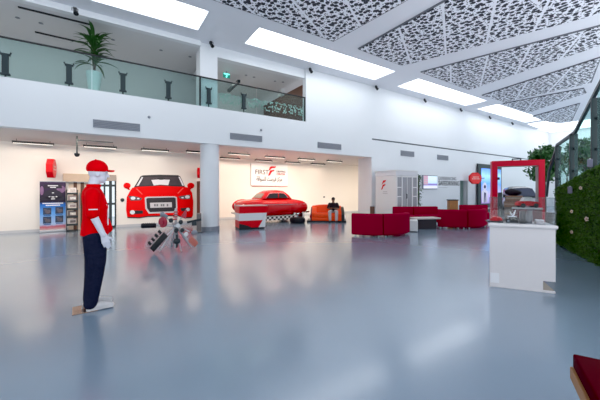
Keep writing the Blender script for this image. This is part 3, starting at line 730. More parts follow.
# ------------------------------------------------------------------ wall sign with lettering
a, b = W(250.5, 163.5, YA), W(287, 185.5, YA); sw, shh = b.x - a.x, 1.02
sh_top = W(268, 164, YA).z; sh_bot = W(268, 185.8, YA).z; shh = sh_top - sh_bot
t = thing('wall_sign', 'white wall sign with thin lettering and a red slanted F above the vintage car', 'sign', ((a.x + b.x) / 2, YA, (sh_top + sh_bot) / 2))
obj('sign_board', box(B(), (0, -0.04, 0), (sw, 0.06, shh), None, 0.008), M('sign_white', (.85, .84, .84), .4), t)
obj('sign_edge', box(B(), (0.03, -0.045, -shh / 2 - 0.02), (sw - 0.06, 0.05, 0.03)), M('sign_edge_red', (.55, .12, .10), .4), t)
k = sw / 36.5          # metres per photograph pixel along the sign
text('lettering', 'FIRST', 0.36, INK, t, facing((-sw * 0.40, -0.075, 0.13)), 'LEFT', 0.004, 0.0, 0.98)
def fmark(parent, x0, z0, s, y, mat):
    bm = B()
    flat(bm, [(x0 + s * p, z0 + s * r) for p, r in ((0.08, .52), (.26, .92), (.42, 1.0), (1.0, 1.0), (.9, .84), (.55, .80), (.38, .72), (.3, .6))], y, 0.008)
    flat(bm, [(x0 + s * p, z0 + s * r) for p, r in ((0.26, .54), (.80, .62), (.72, .46), (.55, .44), (.40, .28), (.24, 0), (.02, -.04), (.20, .36))], y, 0.008)
    return obj('red_emblem', bm, mat, parent)
fmark(t, -sw * 0.06, -0.03, 0.52, -0.072, SIGNRED)
text('lettering', 'DRIVING', 0.15, INK, t, facing((sw * 0.18, -0.075, 0.20)), 'LEFT', 0.004, 0.003)
text('lettering', 'CENTER', 0.15, SIGNRED, t, facing((sw * 0.18, -0.075, 0.05)), 'LEFT', 0.004, 0.003)
# Arabic line, in presentation forms written right to left
AR = {'م': 0xFEE1, 'ر': 0xFEAD, 'ك': 0xFED9, 'ز': 0xFEAF, 'ف': 0xFED1, 'ي': 0xFEF1, 'س': 0xFEB1, 'ت': 0xFE95, 'ل': 0xFEDD, 'و': 0xFEED, 'ا': 0xFE8D, 'ق': 0xFED5, 'ة': 0xFE93}
NOJOIN = 'رزواة '
def shape(s):
    out = []
    for i, ch in enumerate(s):
        if ch == ' ': out.append(' '); continue
        pj = i > 0 and s[i - 1] not in NOJOIN; nj = i + 1 < len(s) and s[i + 1] != ' ' and ch not in NOJOIN
        dual = ch not in NOJOIN
        off = (3 if pj and nj else 2 if nj else 1 if pj else 0) if dual else (1 if pj else 0)
        out.append(chr(AR[ch] + off))
    return ''.join(reversed(out))
arab = text('lettering', shape('مركز فيرست للسواقة'), 0.33, INK, t, facing((-0.02, -0.075, -0.24)), 'CENTER', 0.004, 0.004, 1.05)

def fit(o, w):
    xs = [v.co.x for v in o.data.vertices]; x0, x1 = min(xs), max(xs); c = (x0 + x1) / 2; k_ = w / (x1 - x0)
    for v in o.data.vertices: v.co.x = c + (v.co.x - c) * k_
fit(arab, sw * .70)
# ------------------------------------------------------------------ helpers for people
def hand(bm, wrist, d, palm_n, thumb, s=1.0, curl=0.5):
    """five-fingered hand: d along the fingers, palm_n out of the palm, thumb toward the thumb side"""
    d = Vector(d).normalized(); n = Vector(palm_n).normalized(); th = Vector(thumb).normalized()
    w = Vector(wrist)
    for f in (-0.03, -0.01, 0.01, 0.03):
        limb(bm, [w + th * f * 0.5 * s, w + d * 0.085 * s + th * f * s], [0.018 * s, 0.014 * s], 8)
    for f, L in ((0.030, 0.068), (0.010, 0.078), (-0.010, 0.072), (-0.030, 0.055)):
        p0 = w + d * 0.085 * s + th * f * s; dd = d; pts = [p0]; 
        for i in range(3):
            dd = (dd + n * curl * 0.55).normalized(); pts.append(pts[-1] + dd * L * s / 3)
        limb(bm, pts, [0.0095 * s, 0.009 * s, 0.0085 * s, 0.0075 * s], 8)
    p0 = w + d * 0.03 * s + th * 0.03 * s
    limb(bm, [p0, p0 + (d * 0.6 + th * 0.7 + n * 0.3).normalized() * 0.04 * s, p0 + (d * 0.6 + th * 0.7 + n * 0.3).normalized() * 0.04 * s + (d + n * 0.5).normalized() * 0.03 * s], [0.013 * s, 0.011 * s, 0.009 * s], 8)
def head(bm, c, fwd=Vector((1, 0, 0)), s=1.0, tilt=0.0):
    """c = centre of the skull; face toward +x before rotation by fwd angle"""
    R = rz(math.atan2(fwd.y, fwd.x)) @ ry(tilt); T = lambda p: Vector(c) + R @ (Vector(p) * s)
    ball(bm, T((-0.005, 0, 0.02)), (0.098 * s, 0.076 * s, 0.10 * s), 18, 14, R)
    ball(bm, T((0.03, 0, -0.045)), (0.062 * s, 0.056 * s, 0.078 * s), 16, 12, R)
    ball(bm, T((0.055, 0, -0.095)), (0.026 * s, 0.03 * s, 0.024 * s), 12, 8, R)      # chin
    limb(bm, [T((0.085, 0, 0.01)), T((0.108, 0, -0.03))], [0.012 * s, 0.016 * s], 8)       # nose
    limb(bm, [T((0.082, -0.018, -0.065)), T((0.086, 0, -0.064)), T((0.082, 0.018, -0.065))], [0.009 * s, 0.011 * s, 0.009 * s], 8)   # lips
    limb(bm, [T((0.076, -0.045, 0.03)), T((0.09, 0, 0.028)), T((0.076, 0.045, 0.03))], [0.012 * s, 0.013 * s, 0.012 * s], 8)   # brow
    for sd in (-1, 1): 
        ball(bm, T((-0.008, sd * 0.076, -0.015)), (0.02 * s, 0.009 * s, 0.032 * s), 10, 8, R)
        ball(bm, T((0.074, sd * 0.03, 0.008)), (0.013 * s, 0.015 * s, 0.009 * s), 10, 8, R)

# ------------------------------------------------------------------ mannequin
pm = F(94.8, 307.5, 0)
t = thing('mannequin', 'white mannequin in red cap, red polo shirt and navy trousers, standing side-on', 'mannequin', pm, math.radians(4))
# local: faces +x, its right side is -y (toward the camera)
bm = B()
head(bm, (0.035, 0, 1.715), Vector((1, 0, 0)), 1.06, 0.05)
limb(bm, [(0.0, 0, 1.64), (-0.03, 0, 1.48)], [0.058, 0.066])
loft_z(bm, [(0.88, 0, 0, .11, .16), (0.98, 0, 0, .115, .165), (1.10, 0.01, 0, .105, .145), (1.28, 0.01, 0, .125, .165), (1.42, -0.01, 0, .12, .175), (1.50, -0.03, 0, .07, .11)])
for s in (-1, 1):
    limb(bm, [(-0.03, s * 0.17, 1.44), (-0.02, s * 0.235, 1.18), (0.075, s * 0.25, 0.95)], [0.052, 0.045, 0.032])
    hand(bm, (0.08, s * 0.25, 0.945), (0.25, 0, -1), (0.2, -s * 1, 0), (1, 0, 0.2), 1.08, 0.25)
    limb(bm, [(0, s * 0.095, 0.92), (0.0, s * 0.10, 0.50), (-0.03, s * 0.10, 0.10)], [0.088, 0.058, 0.042])
    limb(bm, [(-0.04, s * 0.10, 0.06), (0.06, s * 0.105, 0.04), (0.14, s * 0.11, 0.035)], [0.045, 0.040, 0.03])
remeshed('body', bm, MANNE, t, 0.0075, 3)
bm = B()
loft_z(bm, [(0.93, 0.0, 0, .155, .20), (1.0, 0.0, 0, .148, .20), (1.12, 0.0, 0, .132, .185), (1.28, 0.01, 0, .138, .19), (1.42, -0.015, 0, .125, .19), (1.49, -0.025, 0, .105, .15), (1.545, -0.025, 0, .072, .085)], 28, 2.2)
for s in (-1, 1): limb(bm, [(-0.03, s * 0.13, 1.455), (-0.03, s * 0.19, 1.44), (-0.035, s * 0.225, 1.32), (-0.035, s * 0.24, 1.22)], [0.080, 0.080, 0.076, 0.074], 18)
limb(bm, [(0.115, -0.0, 1.10), (0.15, 0.03, 0.99)], [0.05, 0.05])
sh = remeshed('polo_shirt', bm, SHIRTRED, t, 0.009, 5)
bm = B()
lathe(bm, [(0.075, 1.53), (0.083, 1.565), (0.07, 1.575), (0.066, 1.54)], 24, (-0.012, 0, 0)); obj('collar', bm, SHIRTRED, sh, True)
bm = B()
limb(bm, [(0.110, -0.10, 1.31), (0.128, -0.07, 1.22), (0.132, -0.03, 1.14)], [0.014, 0.016, 0.014], 8); limb(bm, [(0.132, -0.04, 1.12), (0.134, -0.07, 1.06)], [0.014, 0.012], 8); limb(bm, [(0.122, -0.085, 1.24), (0.134, -0.05, 1.29)], [0.012, 0.014], 8)
o = obj('chest_print', bm, PAPER, sh, True); o['label'] = 'white slanted print on the shirt front'
bm = B(); box(bm, (-0.03, -0.335, 1.27), (0.09, 0.006, 0.012)); obj('sleeve_print', bm, PAPER, sh)
bm = B()
loft_z(bm, [(0.86, 0, 0, .125, .175), (0.97, 0, 0, .130, .180)], 24)
for s in (-1, 1):
    limb(bm, [(0.0, s * 0.095, 0.90), (0.005, s * 0.10, 0.62), (-.01, s * 0.105, 0.42), (-0.045, s * 0.105, 0.12), (-0.045, s * 0.105, 0.095)], [0.130, 0.114, 0.098, 0.078, 0.078], 18)
tr = remeshed('trousers', bm, NAVY, t, 0.010, 4)
for s in (-1, 1):
    bm = B(); box(bm, (0.0, s * 0.198, 0.62), (0.15, 0.02, 0.17), None, 0.008); box(bm, (0.0, s * 0.205, 0.69), (0.155, 0.02, 0.05), None, 0.006); obj('cargo_pocket', bm, NAVY, tr, True)
    bm = B(); limb(bm, [(-0.05, s * 0.105, 0.06), (0.05, s * 0.11, 0.055), (0.17, s * 0.115, 0.035)], [0.05, 0.048, 0.034]); box(bm, (0.05, s * 0.11, 0.02), (0.29, 0.09, 0.025), None, 0.01)
    remeshed('shoe', bm, M('shoe_white', (.62, .60, .60), .5, noise_amt=.05), t, 0.008, 3)
bm = B()
ball(bm, (0.026, 0, 1.775), (0.120, 0.102, 0.112), 24, 16, ry(0.08))
for v in [v for v in bm.verts if v.co.z < 1.735 + 0.0]: v.co.z = 1.735 - (v.co.x) * 0.02
cp_ = remeshed('cap', bm, SHIRTRED, t, 0.008, 3)
bm = B(); n = 12
top = [(0.095 + 0.12 * math.cos(a), 0.088 * math.sin(a), 1.765 - 0.02 * max(0, math.cos(a)) - 0.02 * abs(math.sin(a))) for a in [(-PI / 2 + PI * i / n) for i in range(n + 1)]]
prism(bm, top, (0, 0, 0.018)); obj('cap_brim', bm, SHIRTRED, cp_, True)
bm = B(); ball(bm, (0.01, 0, 1.882), 0.012); obj('cap_button', bm, SHIRTRED, cp_, True)
bs = obj('stand_plate', box(B(), (-0.10, 0.0, 0.006), (0.26, 0.30, 0.012), None, 0.004), M('stand_steel', (.42, .30, .24), .15, metal=.8), t)
obj('stand_rod', tube(B(), [(-0.13, 0.0, 0.01), (-0.12, 0.0, 0.07), (-0.06, 0.07, 0.14)], 0.010), STEEL, t)

# ------------------------------------------------------------------ spare-part display tree
pd = F(176, 250, 0); ang = bearing(174)
t = thing('parts_display', 'star-shaped chrome stand displaying car parts on radiating arms before the car mural', 'display stand', pd, ang); t.scale = (.86, .86, 1)
Z = 0.66
obj('post', cyl(B(), (0, 0, 0.05), (0.0, 0, 1.04), 0.045, 0.035), STEEL, t, True)
bm = B()
for a in (0.3, 1.87, 3.44, 5.0): obj('leg', tube(B(), [(0, 0, Z * .9), (0.45 * math.cos(a), 0.45 * math.sin(a), 0.022)], 0.022), STEEL, t)
obj('hub', ball(B(), (0, 0, Z - .06), 0.085), STEEL, t, True)
arms = [(-0.95, 0, Z + .02), (-0.50, -.3, 0.18), (0.42, -.25, 0.16), (0.02, -.32, 0.20), (0.62, .1, Z + .06), (-0.35, .2, Z + .22), (0.25, .1, Z + .28), (0.45, -.1, 0.42)]
for a in arms: obj('arm', tube(B(), [(0, 0, Z - .06), (a[0] * .8, a[1] * .8, Z - .06 + (a[2] - Z + .06) * .8)], 0.018), STEEL, t)
def topart(name, bm, mat): return obj(name, bm, mat, t, True)
bm = B(); cyl(bm, (-0.90, 0, Z - .02), (-0.52, 0, Z - .03), 0.055, 0.055); 
for i in range(6): cyl(bm, (-0.86 + i * .055, 0, Z - .02), (-0.84 + i * .055, 0, Z - .02), 0.065)
topart('shock_absorber', bm, RUBBER)
bm = B(); cyl(bm, (-0.36, -.06, Z + .05), (-0.33, -.02, Z + .05), 0.13, 0.13, 24); cyl(bm, (-0.38, -.08, Z + .05), (-0.31, 0.0, Z + .05), 0.06); topart('brake_disc', bm, M('hub_red', (.42, .03, .06), .4))
bm = B(); cyl(bm, (-0.36, .0, Z + .23), (-0.25, .05, Z + .16), 0.06); ball(bm, (-0.36, 0, Z + .24), 0.065); topart('filter', bm, GREY)
bm = B()
R = ry(-0.78)
box(bm, (-0.44, -.22, 0.26), (0.50, 0.16, 0.15), R, 0.015)
for i in range(4):
    c = Vector((-0.44, -.22, 0.26)) + R @ Vector((-0.18 + .12 * i, 0, .10)); cyl(bm, c, c + R @ Vector((0, 0, .10)), 0.035)
topart('cylinder_block', bm, BLACK)
bm = B(); box(bm, (0.46, -.26, 0.22), (0.26, 0.12, 0.15), ry(0.75), 0.03); topart('brake_caliper', bm, M('caliper_salmon', (.55, .16, .12), .5))
bm = B(); ball(bm, (0.02, -.30, 0.26), (.10, .06, .07)); cyl(bm, (0.02, -.3, .1), (.02, -.3, .42), .03); topart('water_pump', bm, DARK)
bm = B(); box(bm, (0.50, 0, Z - .02), (.14, .10, .10), None, .02); cyl(bm, (.3, 0, Z + .02), (.7, .02, Z + .08), .03); topart('starter_motor', bm, DARK)
bm = B(); cyl(bm, (.20, .02, Z + .14), (.28, .02, Z + .34), .075, .02); topart('horn', bm, M('horn_red', (.5, .05, .08), .4))
bm = B(); ball(bm, (.50, -.1, .42), (.09, .06, .07)); topart('carburettor', bm, GREY)
bm = B()
for i in range(4): cyl(bm, (-0.03 + .01 * i, -.05, Z + .10 + .06 * i), (-0.03 + .01 * i, -.05, Z + .13 + .06 * i), .06)
topart('coil_spring', bm, M('spring_red', (.55, .08, .1), .4))
for i, (x, y, z) in enumerate(((0.0, -.12, .50), (.05, -.1, .62), (-.14, -.06, .75), (.16, -.12, .50), (.26, -.16, .40), (.12, -.1, .70))):
    bm = B(); cyl(bm, (x, y - .04, z), (x + .02, y + .04, z), .055, .055, 12); cyl(bm, (x, y - .06, z), (x, y + .05, z), .025); topart('gear', bm, [DARK, PWHITE, DARK][i % 3])

# ------------------------------------------------------------------ vintage car
YC = 12.85
xa, xb = W(242, 205, YC - .45).x, W(308.5, 205, YC - .7).x; L = xb - xa; xm = (xa + xb) / 2
t = thing('vintage_car', 'long low red vintage coupe with chequered sill parked in the alcove', 'car', (xm, YC, 0.0)); t.scale = (1, 1, .92)
h = L / 2
# stations: u from nose (-1) to tail (+1): bottom z, belt z, half width
ST = [(-1.0, .55, .92, .46), (-.97, .44, 1.02, .60), (-.90, .36, 1.10, .70), (-.75, .32, 1.15, .76), (-.5, .30, 1.18, .78), (-.2, .30, 1.19, .79), (.1, .30, 1.19, .79), (.4, .30, 1.18, .79), (.6, .32, 1.16, .78), (.8, .36, 1.10, .74), (.92, .44, .98, .68), (.98, .52, .86, .58), (1.0, .58, .80, .5)]
def sect(u, zb, zt, w):
    n = 24; ring = []
    for i in range(n):
        a = 2 * PI * i / n; c, s = math.cos(a), math.sin(a)
        ring.append((u * h, w * math.copysign(abs(c) ** .55, c), (zb + zt) / 2 + (zt - zb) / 2 * math.copysign(abs(s) ** .6, s)))
    return ring
obj('body', loft(B(), [sect(*s) for s in ST]), CARRED, t, 'full')
# front and rear fender bulges on both sides
for s in (-1, 1):
    bm = B(); ball(bm, (-.70 * h, s * .66, .80), (.33 * h, .17, .36), 20, 14); obj('front_fender', bm, CARRED, t, 'full')
    bm = B(); ball(bm, (.62 * h, s * .66, .72), (.36 * h, .18, .38), 20, 14); obj('rear_fender', bm, CARRED, t, 'full')
# greenhouse
GS = [(-.46, 1.16, 1.18, .60), (-.32, 1.12, 1.48, .58), (-.20, 1.10, 1.60, .57), (.05, 1.10, 1.63, .57), (.25, 1.10, 1.60, .56), (.40, 1.10, 1.42, .54), (.50, 1.14, 1.2, .5)]
obj('roof', loft(B(), [sect(*g) for g in GS]), CARRED, t, 'full')
for s in (-1, 1):
    for pts in ([(-.32, 1.22), (-.23, 1.44), (.02, 1.47), (.02, 1.22)], [(.06, 1.22), (.06, 1.47), (.20, 1.45), (.30, 1.34), (.32, 1.22)]):
        bm = B(); prism(bm, [(u * h, s * .545, z) for u, z in pts], (0, s * .05, 0)); obj('side_window', bm, GLASSDK, t)
bm = B(); prism(bm, [(-.44 * h, -.40, 1.23), (-.335 * h, -.38, 1.45), (-.335 * h, .38, 1.45), (-.44 * h, .40, 1.23)], (-.03, 0, .01)); obj('windscreen', bm, M('windscreen_glass', (.26, .20, .18), .2), t)
bm = B(); tube(bm, [(-.36 * h, -.60, 1.22), (-.25 * h, -.61, 1.46), (.2 * h, -.61, 1.48), (.34 * h, -.59, 1.22)], .010); tube(bm, [(-.9 * h, -.80, .92), (.9 * h, -.80, .90)], .014); obj('chrome_trim', bm, CHROME, t)
bm = B(); box(bm, (-.02 * h, 0, .25), (1.1 * h, 1.68, .21)); obj('chequered_sill', bm, CHECK, t)
for s in (-1, 1):
    for u in (-.66, .64):
        bm = B(); q_ = [(0.30, -.09), (.33, -.07), (.335, 0), (.33, .07), (.30, .09), (.20, .10), (.20, -.10)]
        lathe(bm, [(r_, z) for r_, z in q_] + [q_[0]], 28, close=False)
        w_ = obj('wheel', bm, RUBBER, t, True, loc=(u * h, s * .68, .335)); w_.rotation_euler = (PI / 2, 0, 0)
        bm = B(); lathe(bm, [(.205, .101 * 1), (.30, .095)], 28, close=False); lathe(bm, [(.205, -.101), (.30, -.095)], 28, close=False); obj('white_wall', bm, PWHITE, w_)
        bm = B(); lathe(bm, [(0, -.11), (.10, -.10), (.20, -.07), (.20, .07), (.1, .10), (0, .11)], 24, close=False); obj('hub_cap', bm, CHROME, w_, True)
bm = B(); tube(bm, [(-.80 * h, -.84, .50), (-1.0 * h, -.78, .50), (-1.07 * h, -.4, .50), (-1.08 * h, 0, .50), (-1.07 * h, .4, .50), (-1.0 * h, .78, .50)], .06, 10); obj('front_bumper', bm, CHROME, t, True)
bm = B(); tube(bm, [(.85 * h, -.80, .48), (1.0 * h, -.70, .48), (1.03 * h, 0, .48), (1.0 * h, .70, .48)], .05, 10); obj('rear_bumper', bm, CHROME, t, True)
for s in (-1, 1):
    bm = B(); ball(bm, (-.965 * h, s * .50, .86), (.05, .10, .10)); obj('headlight', bm, PAPER, t, True)
    bm = B(); ball(bm, (.95 * h, s * .55, .75), (.06, .06, .09)); obj('tail_light', bm, M('tail_red', (.4, .01, .01), .2), t, True)
bm = B()
for i in range(5): box(bm, (-1.0 * h, 0, .62 + .05 * i), (.06, .75, .02))
obj('grille', bm, CHROME, t)

# ------------------------------------------------------------------ striped desk, tyre, orange sofa
pp = F(251, 228.3, 0)
t = thing('striped_desk', 'angular red and white striped reception desk in front of the vintage car', 'desk', (pp.x, pp.y, 0), bearing(251) + 0.28)
w2 = 0.55
zz = [0.0, .10, .32, .64, .90]
def band(name, z0, z1, mat, parent=t, inset=0.0):
    def xr(z): return (-w2 - 0.0, w2 - .12 + .14 * z / .9)
    def fy(z): return -.32 - .06 * z / .9
    a0, b0 = xr(z0); a1, b1 = xr(z1)
    bm = B(); loft(bm, [[(a0, fy(z0), z0), (b0, fy(z0), z0), (b0, .30, z0), (a0, .30, z0)], [(a1, fy(z1), z1), (b1, fy(z1), z1), (b1, .30, z1), (a1, .30, z1)]])
    return obj(name, bm, mat, parent)
band('plinth', 0, .07, BLACK); band('lower_band', .07, .34, RED); band('middle_band', .34, .62, PWHITE); band('upper_band', .62, .88, RED)
bm = B(); box(bm, (-0.0, -.02, .895), (1.13, .70, .03), None, .01); obj('desk_top', bm, M('desk_top_grey', (.5, .36, .36), .3), t)
bm = B(); prism(bm, [(.20, -.345, .07), (.46, -.345, .07), (.49, -.372, .62), (.42, -.372, .60), (.36, -.358, .34)], (0, -.02, 0)); obj('white_swoosh', bm, PWHITE, t)
bm = B(); prism(bm, [(-.55, -.335, .06), (-.05, -.335, .06), (-.25, -.342, .16), (-.55, -.345, .24)], (0, -.02, 0)); obj('black_corner', bm, BLACK, t)
bm = B(); prism(bm, [(.462, -.22, .50), (.50, -.22, .86), (.505, .20, .86), (.465, .20, .50)], (.02, 0, 0)); obj('side_recess', bm, BLACK, t)
bm = B(); ball(bm, (.45, -.1, .36), (.03, .14, .12)); obj('side_emblem', bm, GREYINK, t, True)

pt = F(297.5, 223.0, 0)
t = thing('tyre', 'black tyre lying flat on the floor by the tail of the vintage car', 'tyre', (pt.x, pt.y, 0))
obj('tyre_casing', lathe(B(), [(.20, .03), (.30, 0.0), (.33, .03), (.345, .12), (.33, .22), (.30, .25), (.20, .22), (.20, .03)], 36, close=False), RUBBER, t, True)
bm = B()
for i in range(36):
    a = 2 * PI * i / 36; box(bm, (.345 * math.cos(a), .345 * math.sin(a), .125), (.015, .035, .16), rz(a))
obj('tread_blocks', bm, RUBBER, t)

YS = 11.7
ps = W(326, 200, YS)
s0, s1 = W(312.5, 200, YS - .45).x, W(343.5, 200, YS - .2).x; sw = s1 - s0; sx = (s0 + s1) / 2
t = thing('car_sofa', 'bright orange sofa made from a car rear with black sides', 'sofa', D(326.5, 14.35), bearing(326))
sw = 1.72; hw = sw / 2 - .12; t.scale = (1.12, 1, .88)
bm = B()
secs = []
for i in range(13):
    f = -1 + 2 * i / 12; x = f * (hw - .10); e = (1 - abs(f) ** 3)
    secs.append([(x, .55, .30), (x, .55, .70 + .12 * e), (x, .40, .80 + .10 * e), (x, .22, .78 + .10 * e), (x, .08, .52), (x, .05, .30)])
obj('backrest', loft(bm, secs), ORANGE, t, True)
obj('seat', box(B(), (0, -.2, .36), (sw - .54, .66, .26), None, .07, 4), ORANGE, t, True)
for s in (-1, 1):
    bm = B(); prism(bm, [(s * (hw - .13), y_, z_) for y_, z_ in ((.55, .12), (.55, .70), (.35, .84), (.10, .74), (-.35, .56), (-.52, .42), (-.52, .12))], (s * -.18, 0, 0)); obj('armrest', bm, ORANGE, t, True)
    bm = B(); prism(bm, [(s * (hw - .13), y_, z_) for y_, z_ in ((.55, .06), (.55, .70), (.35, .78), (.05, .74), (-.38, .60), (-.56, .44), (-.56, .06))], (s * (.12 if s > 0 else .05), 0, 0)); sd = obj('side_panel', bm, BLACK if s > 0 else DKRED, t, True)
    bm = B(); ball(bm, (s * hw - (.08 if s < 0 else .0) * s, -.40, .30), (.04, .1, .1)); obj('tail_lamp', bm, PAPER if s > 0 else RED, sd, True)
obj('front_apron', box(B(), (0, -.50, .17), (sw - .4, .06, .16), None, .02), ORANGE, t, True)
obj('plinth', box(B(), (0, 0, .05), (sw - .1, 1.0, .10)), BLACK, t)

# seated man
SM = tuple(D(333.3, 14.22))
t = thing('person', 'person in black shirt and light trousers sitting on the orange sofa', 'person', SM, bearing(331) - .02); t.scale = (.94, .94, .92)
# local: faces -y
def man(bm): pass
bm = B()
head(bm, (0, -.15, 1.13), Vector((0, -1, 0)), 1.0, .45)
limb(bm, [(0, -.08, 1.06), (0, -.02, .94)], [.055, .06])
loft_z(bm, [(.46, 0, 0.02, .16, .12), (.60, 0, .02, .15, .11), (.80, 0, .01, .17, .12), (.92, 0, 0, .17, .10), (.97, 0, 0, .10, .07)])
hands = []
for s in (-1, 1):
    limb(bm, [(s * .19, 0, .91), (s * .25, -.06, .68), (s * .09, -.30, .70)], [.055, .042, .03])
    hand(bm, (s * .09, -.30, .70), (-s * .35, -.9, .25), (-s, 0, .1), (0, -.2, 1), 1.0, .7)
    limb(bm, [(s * .10, 0, .52), (s * .16, -.44, .53), (s * .15, -.46, .10)], [.085, .06, .042])
    limb(bm, [(s * .15, -.44, .06), (s * .17, -.60, .04)], [.042, .034])
remeshed('body', bm, SKIN, t, .009, 3)
bm = B()
loft_z(bm, [(.46, 0, 0.02, .19, .15), (.60, 0, .02, .185, .14), (.80, 0, .01, .20, .145), (.91, 0, 0, .19, .12), (.975, 0, 0, .09, .08)], 24, 2.2)
for s in (-1, 1): limb(bm, [(s * .18, 0, .91), (s * .245, -.04, .74)], [.075, .075])
remeshed('shirt', bm, BLACKCLOTH, t, .012, 4)
bm = B()
ball(bm, (0, .0, .50), (.19, .15, .09))
for s in (-1, 1): limb(bm, [(s * .10, 0, .52), (s * .165, -.44, .535), (s * .155, -.46, .14)], [.105, .085, .07])
remeshed('trousers', bm, GREYCLOTH, t, .012, 4)
for s in (-1, 1):
    bm = B(); limb(bm, [(s * .15, -.42, .06), (s * .16, -.52, .055), (s * .175, -.64, .04)], [.052, .05, .04]); box(bm, (s * .162, -.53, .02), (.10, .30, .03), None, .01)
    remeshed('shoe', bm, BLACK, t, .010, 3)
bm = B(); ball(bm, (0, -.150, 1.180), (.090, .112, .080), 16, 12, rx(.42)); ball(bm, (0, -.075, 1.14), (.084, .06, .09)); remeshed('hair', bm, HAIR, t, .010, 2)
p = Vector(SM)
ph = thing('phone', 'dark phone held by the seated person', 'phone', (p.x + .40 * math.sin(bearing(331)), p.y - .40 * math.cos(bearing(331)), .70), bearing(331))
obj('phone_case', box(B(), (0, 0, 0), (.14, .012, .075), rx(.6), .004), BLACK, ph); obj('phone_screen', box(B(), (0, .007, .004), (.125, .003, .062), rx(.6)), M('phone_glow', (.5, .55, .6), .2, emit=.6), ph)
p = W(324, 197, YA); tag(obj('wall_socket', box(B(), (0, -.012, 0), (.12, .025, .08), None, .006), DARK, None, loc=p), 'small dark wall box above the orange sofa', 'wall fitting')

# ------------------------------------------------------------------ dark red modular sofas
def sofa_module(c, r, a0, a1, label, hgt=.74, seat=True):
    """curved module on circle centre c: seat toward the centre, back outside"""
    am = (a0 + a1) / 2
    base = Vector((c[0] + r * math.cos(am), c[1] + r * math.sin(am), 0))
    t = thing('sofa_module', label, 'sofa', base, 0, 'curved dark red lounge sofas')
    cc = (c[0] - base.x, c[1] - base.y, 0); e = .012
    def arc(prof, seg=10): return lathe(B(), prof + [prof[0]], seg, cc, False, a0 + e, a1 - e)
    def capd(bm, n):
        return bm
    def solid(r0, r1, z0, z1, bv=.03):
        pr = [(r0 + bv, z0), (r1 - bv, z0), (r1, z0 + bv), (r1, z1 - bv), (r1 - bv, z1), (r0 + bv, z1), (r0, z1 - bv), (r0, z0 + bv)]
        bm = B(); n = 12; rings = []
        for i in range(n + 1):
            a = a0 + e + (a1 - a0 - 2 * e) * i / n
            sc = 1.0
            rings.append([(cc[0] + q_ * math.cos(a), cc[1] + q_ * math.sin(a), z) for q_, z in pr])
        return loft(bm, rings)
    obj('backrest', solid(r - .20, r, .05, hgt, .045), SOFARED, t, True)
    if seat:
        obj('seat', solid(r - .85, r - .205, .12, .42, .04), SOFARED, t, True)
    ea = .12 / r
    for a in (a0 + ea, a1 - ea):
        for q_ in (r - .08, r - .75): obj('foot', cyl(B(), (cc[0] + q_ * math.cos(a), cc[1] + q_ * math.sin(a), 0), (cc[0] + q_ * math.cos(a), cc[1] + q_ * math.sin(a), .13), .025), STEEL, t)
    return t
def arc_from(pa, pb, bulge_out):
    """circle through pa, pb whose centre lies on the far side; returns c, r, a0, a1"""
    pa, pb = Vector(pa), Vector(pb); m = (pa + pb) / 2; ch = (pb - pa).length; nrm = Vector((-(pb - pa).y, (pb - pa).x, 0)).normalized()
    if nrm.dot(m) < 0: nrm = -nrm            # pointing away from the camera
    nrm = nrm * (1 if bulge_out > 0 else -1)
    r = abs(bulge_out); d = math.sqrt(max(r * r - ch * ch / 4, .01)); c = m + nrm * d
    a0 = math.atan2(pa.y - c.y, pa.x - c.x); a1 = math.atan2(pb.y - c.y, pb.x - c.x)
    if a1 < a0: a0, a1 = a1, a0
    if a1 - a0 > PI: a0, a1 = a1, a0 + 2 * PI
    return (c.x, c.y), r, a0, a1
def ring3(pa, pb, pc):
    ax, ay, bx, by, cx, cy = pa.x, pa.y, pb.x, pb.y, pc.x, pc.y
    d = 2 * (ax * (by - cy) + bx * (cy - ay) + cx * (ay - by))
    ux = ((ax * ax + ay * ay) * (by - cy) + (bx * bx + by * by) * (cy - ay) + (cx * cx + cy * cy) * (ay - by)) / d
    uy = ((ax * ax + ay * ay) * (cx - bx) + (bx * bx + by * by) * (ax - cx) + (cx * cx + cy * cy) * (bx - ax)) / d
    r = math.hypot(ax - ux, ay - uy); an = [math.atan2(p.y - uy, p.x - ux) for p in (pa, pb, pc)]
    for i in (1, 2):
        while an[i] - an[i - 1] > PI: an[i] -= 2 * PI
        while an[i] - an[i - 1] < -PI: an[i] += 2 * PI
    return (ux, uy), r, an
def mods(pa, pb, pc, l1, l2):
    c, r, an = ring3(pa, pb, pc)
    for a, b, l in ((an[0], an[1], l1), (an[1], an[2], l2)): sofa_module(c, r, min(a, b), max(a, b), label=l)
mods(F(351, 236.0), F(383.3, 237.5), F(410, 234), 'curved dark red sofa module nearest the orange sofa, seen from behind', 'dark red sofa module with rounded back right of the kiosk front, seen from behind')
mods(F(437, 228.2), F(468, 229), F(487, 226), 'long dark red sofa module in front of the wooden bin, seen from behind', 'dark red sofa module right beside the white counter, seen from behind')
def facing_module(pa, pb, label):
    pa, pb = Vector(pa), Vector(pb); m = (pa + pb) / 2
    w_ = (pb - pa).length; d = pb - pa
    t = thing('sofa_module', label, 'sofa', (m.x, m.y, 0), math.atan2(d.y, d.x), 'straight dark red lounge sofas')
    obj('backrest', box(B(), (0, .30, .42), (w_, .18, .70), None, .04, 3), SOFARED, t, True)
    obj('seat', box(B(), (0, -.08, .27), (w_, .58, .30), None, .04, 3), SOFARED, t, True)
    for sx_ in (-.42, .42):
        for y_ in (-.28, .3): obj('foot', cyl(B(), (sx_ * w_, y_, 0), (sx_ * w_, y_, .13), .025), STEEL, t)
facing_module(D(395, 12.9), D(415, 12.9), 'dark red sofa module in front of the white kiosk, facing the hall')
facing_module(D(416.2, 12.95), D(441, 13.1), 'dark red sofa module below the wall screen, facing the hall')
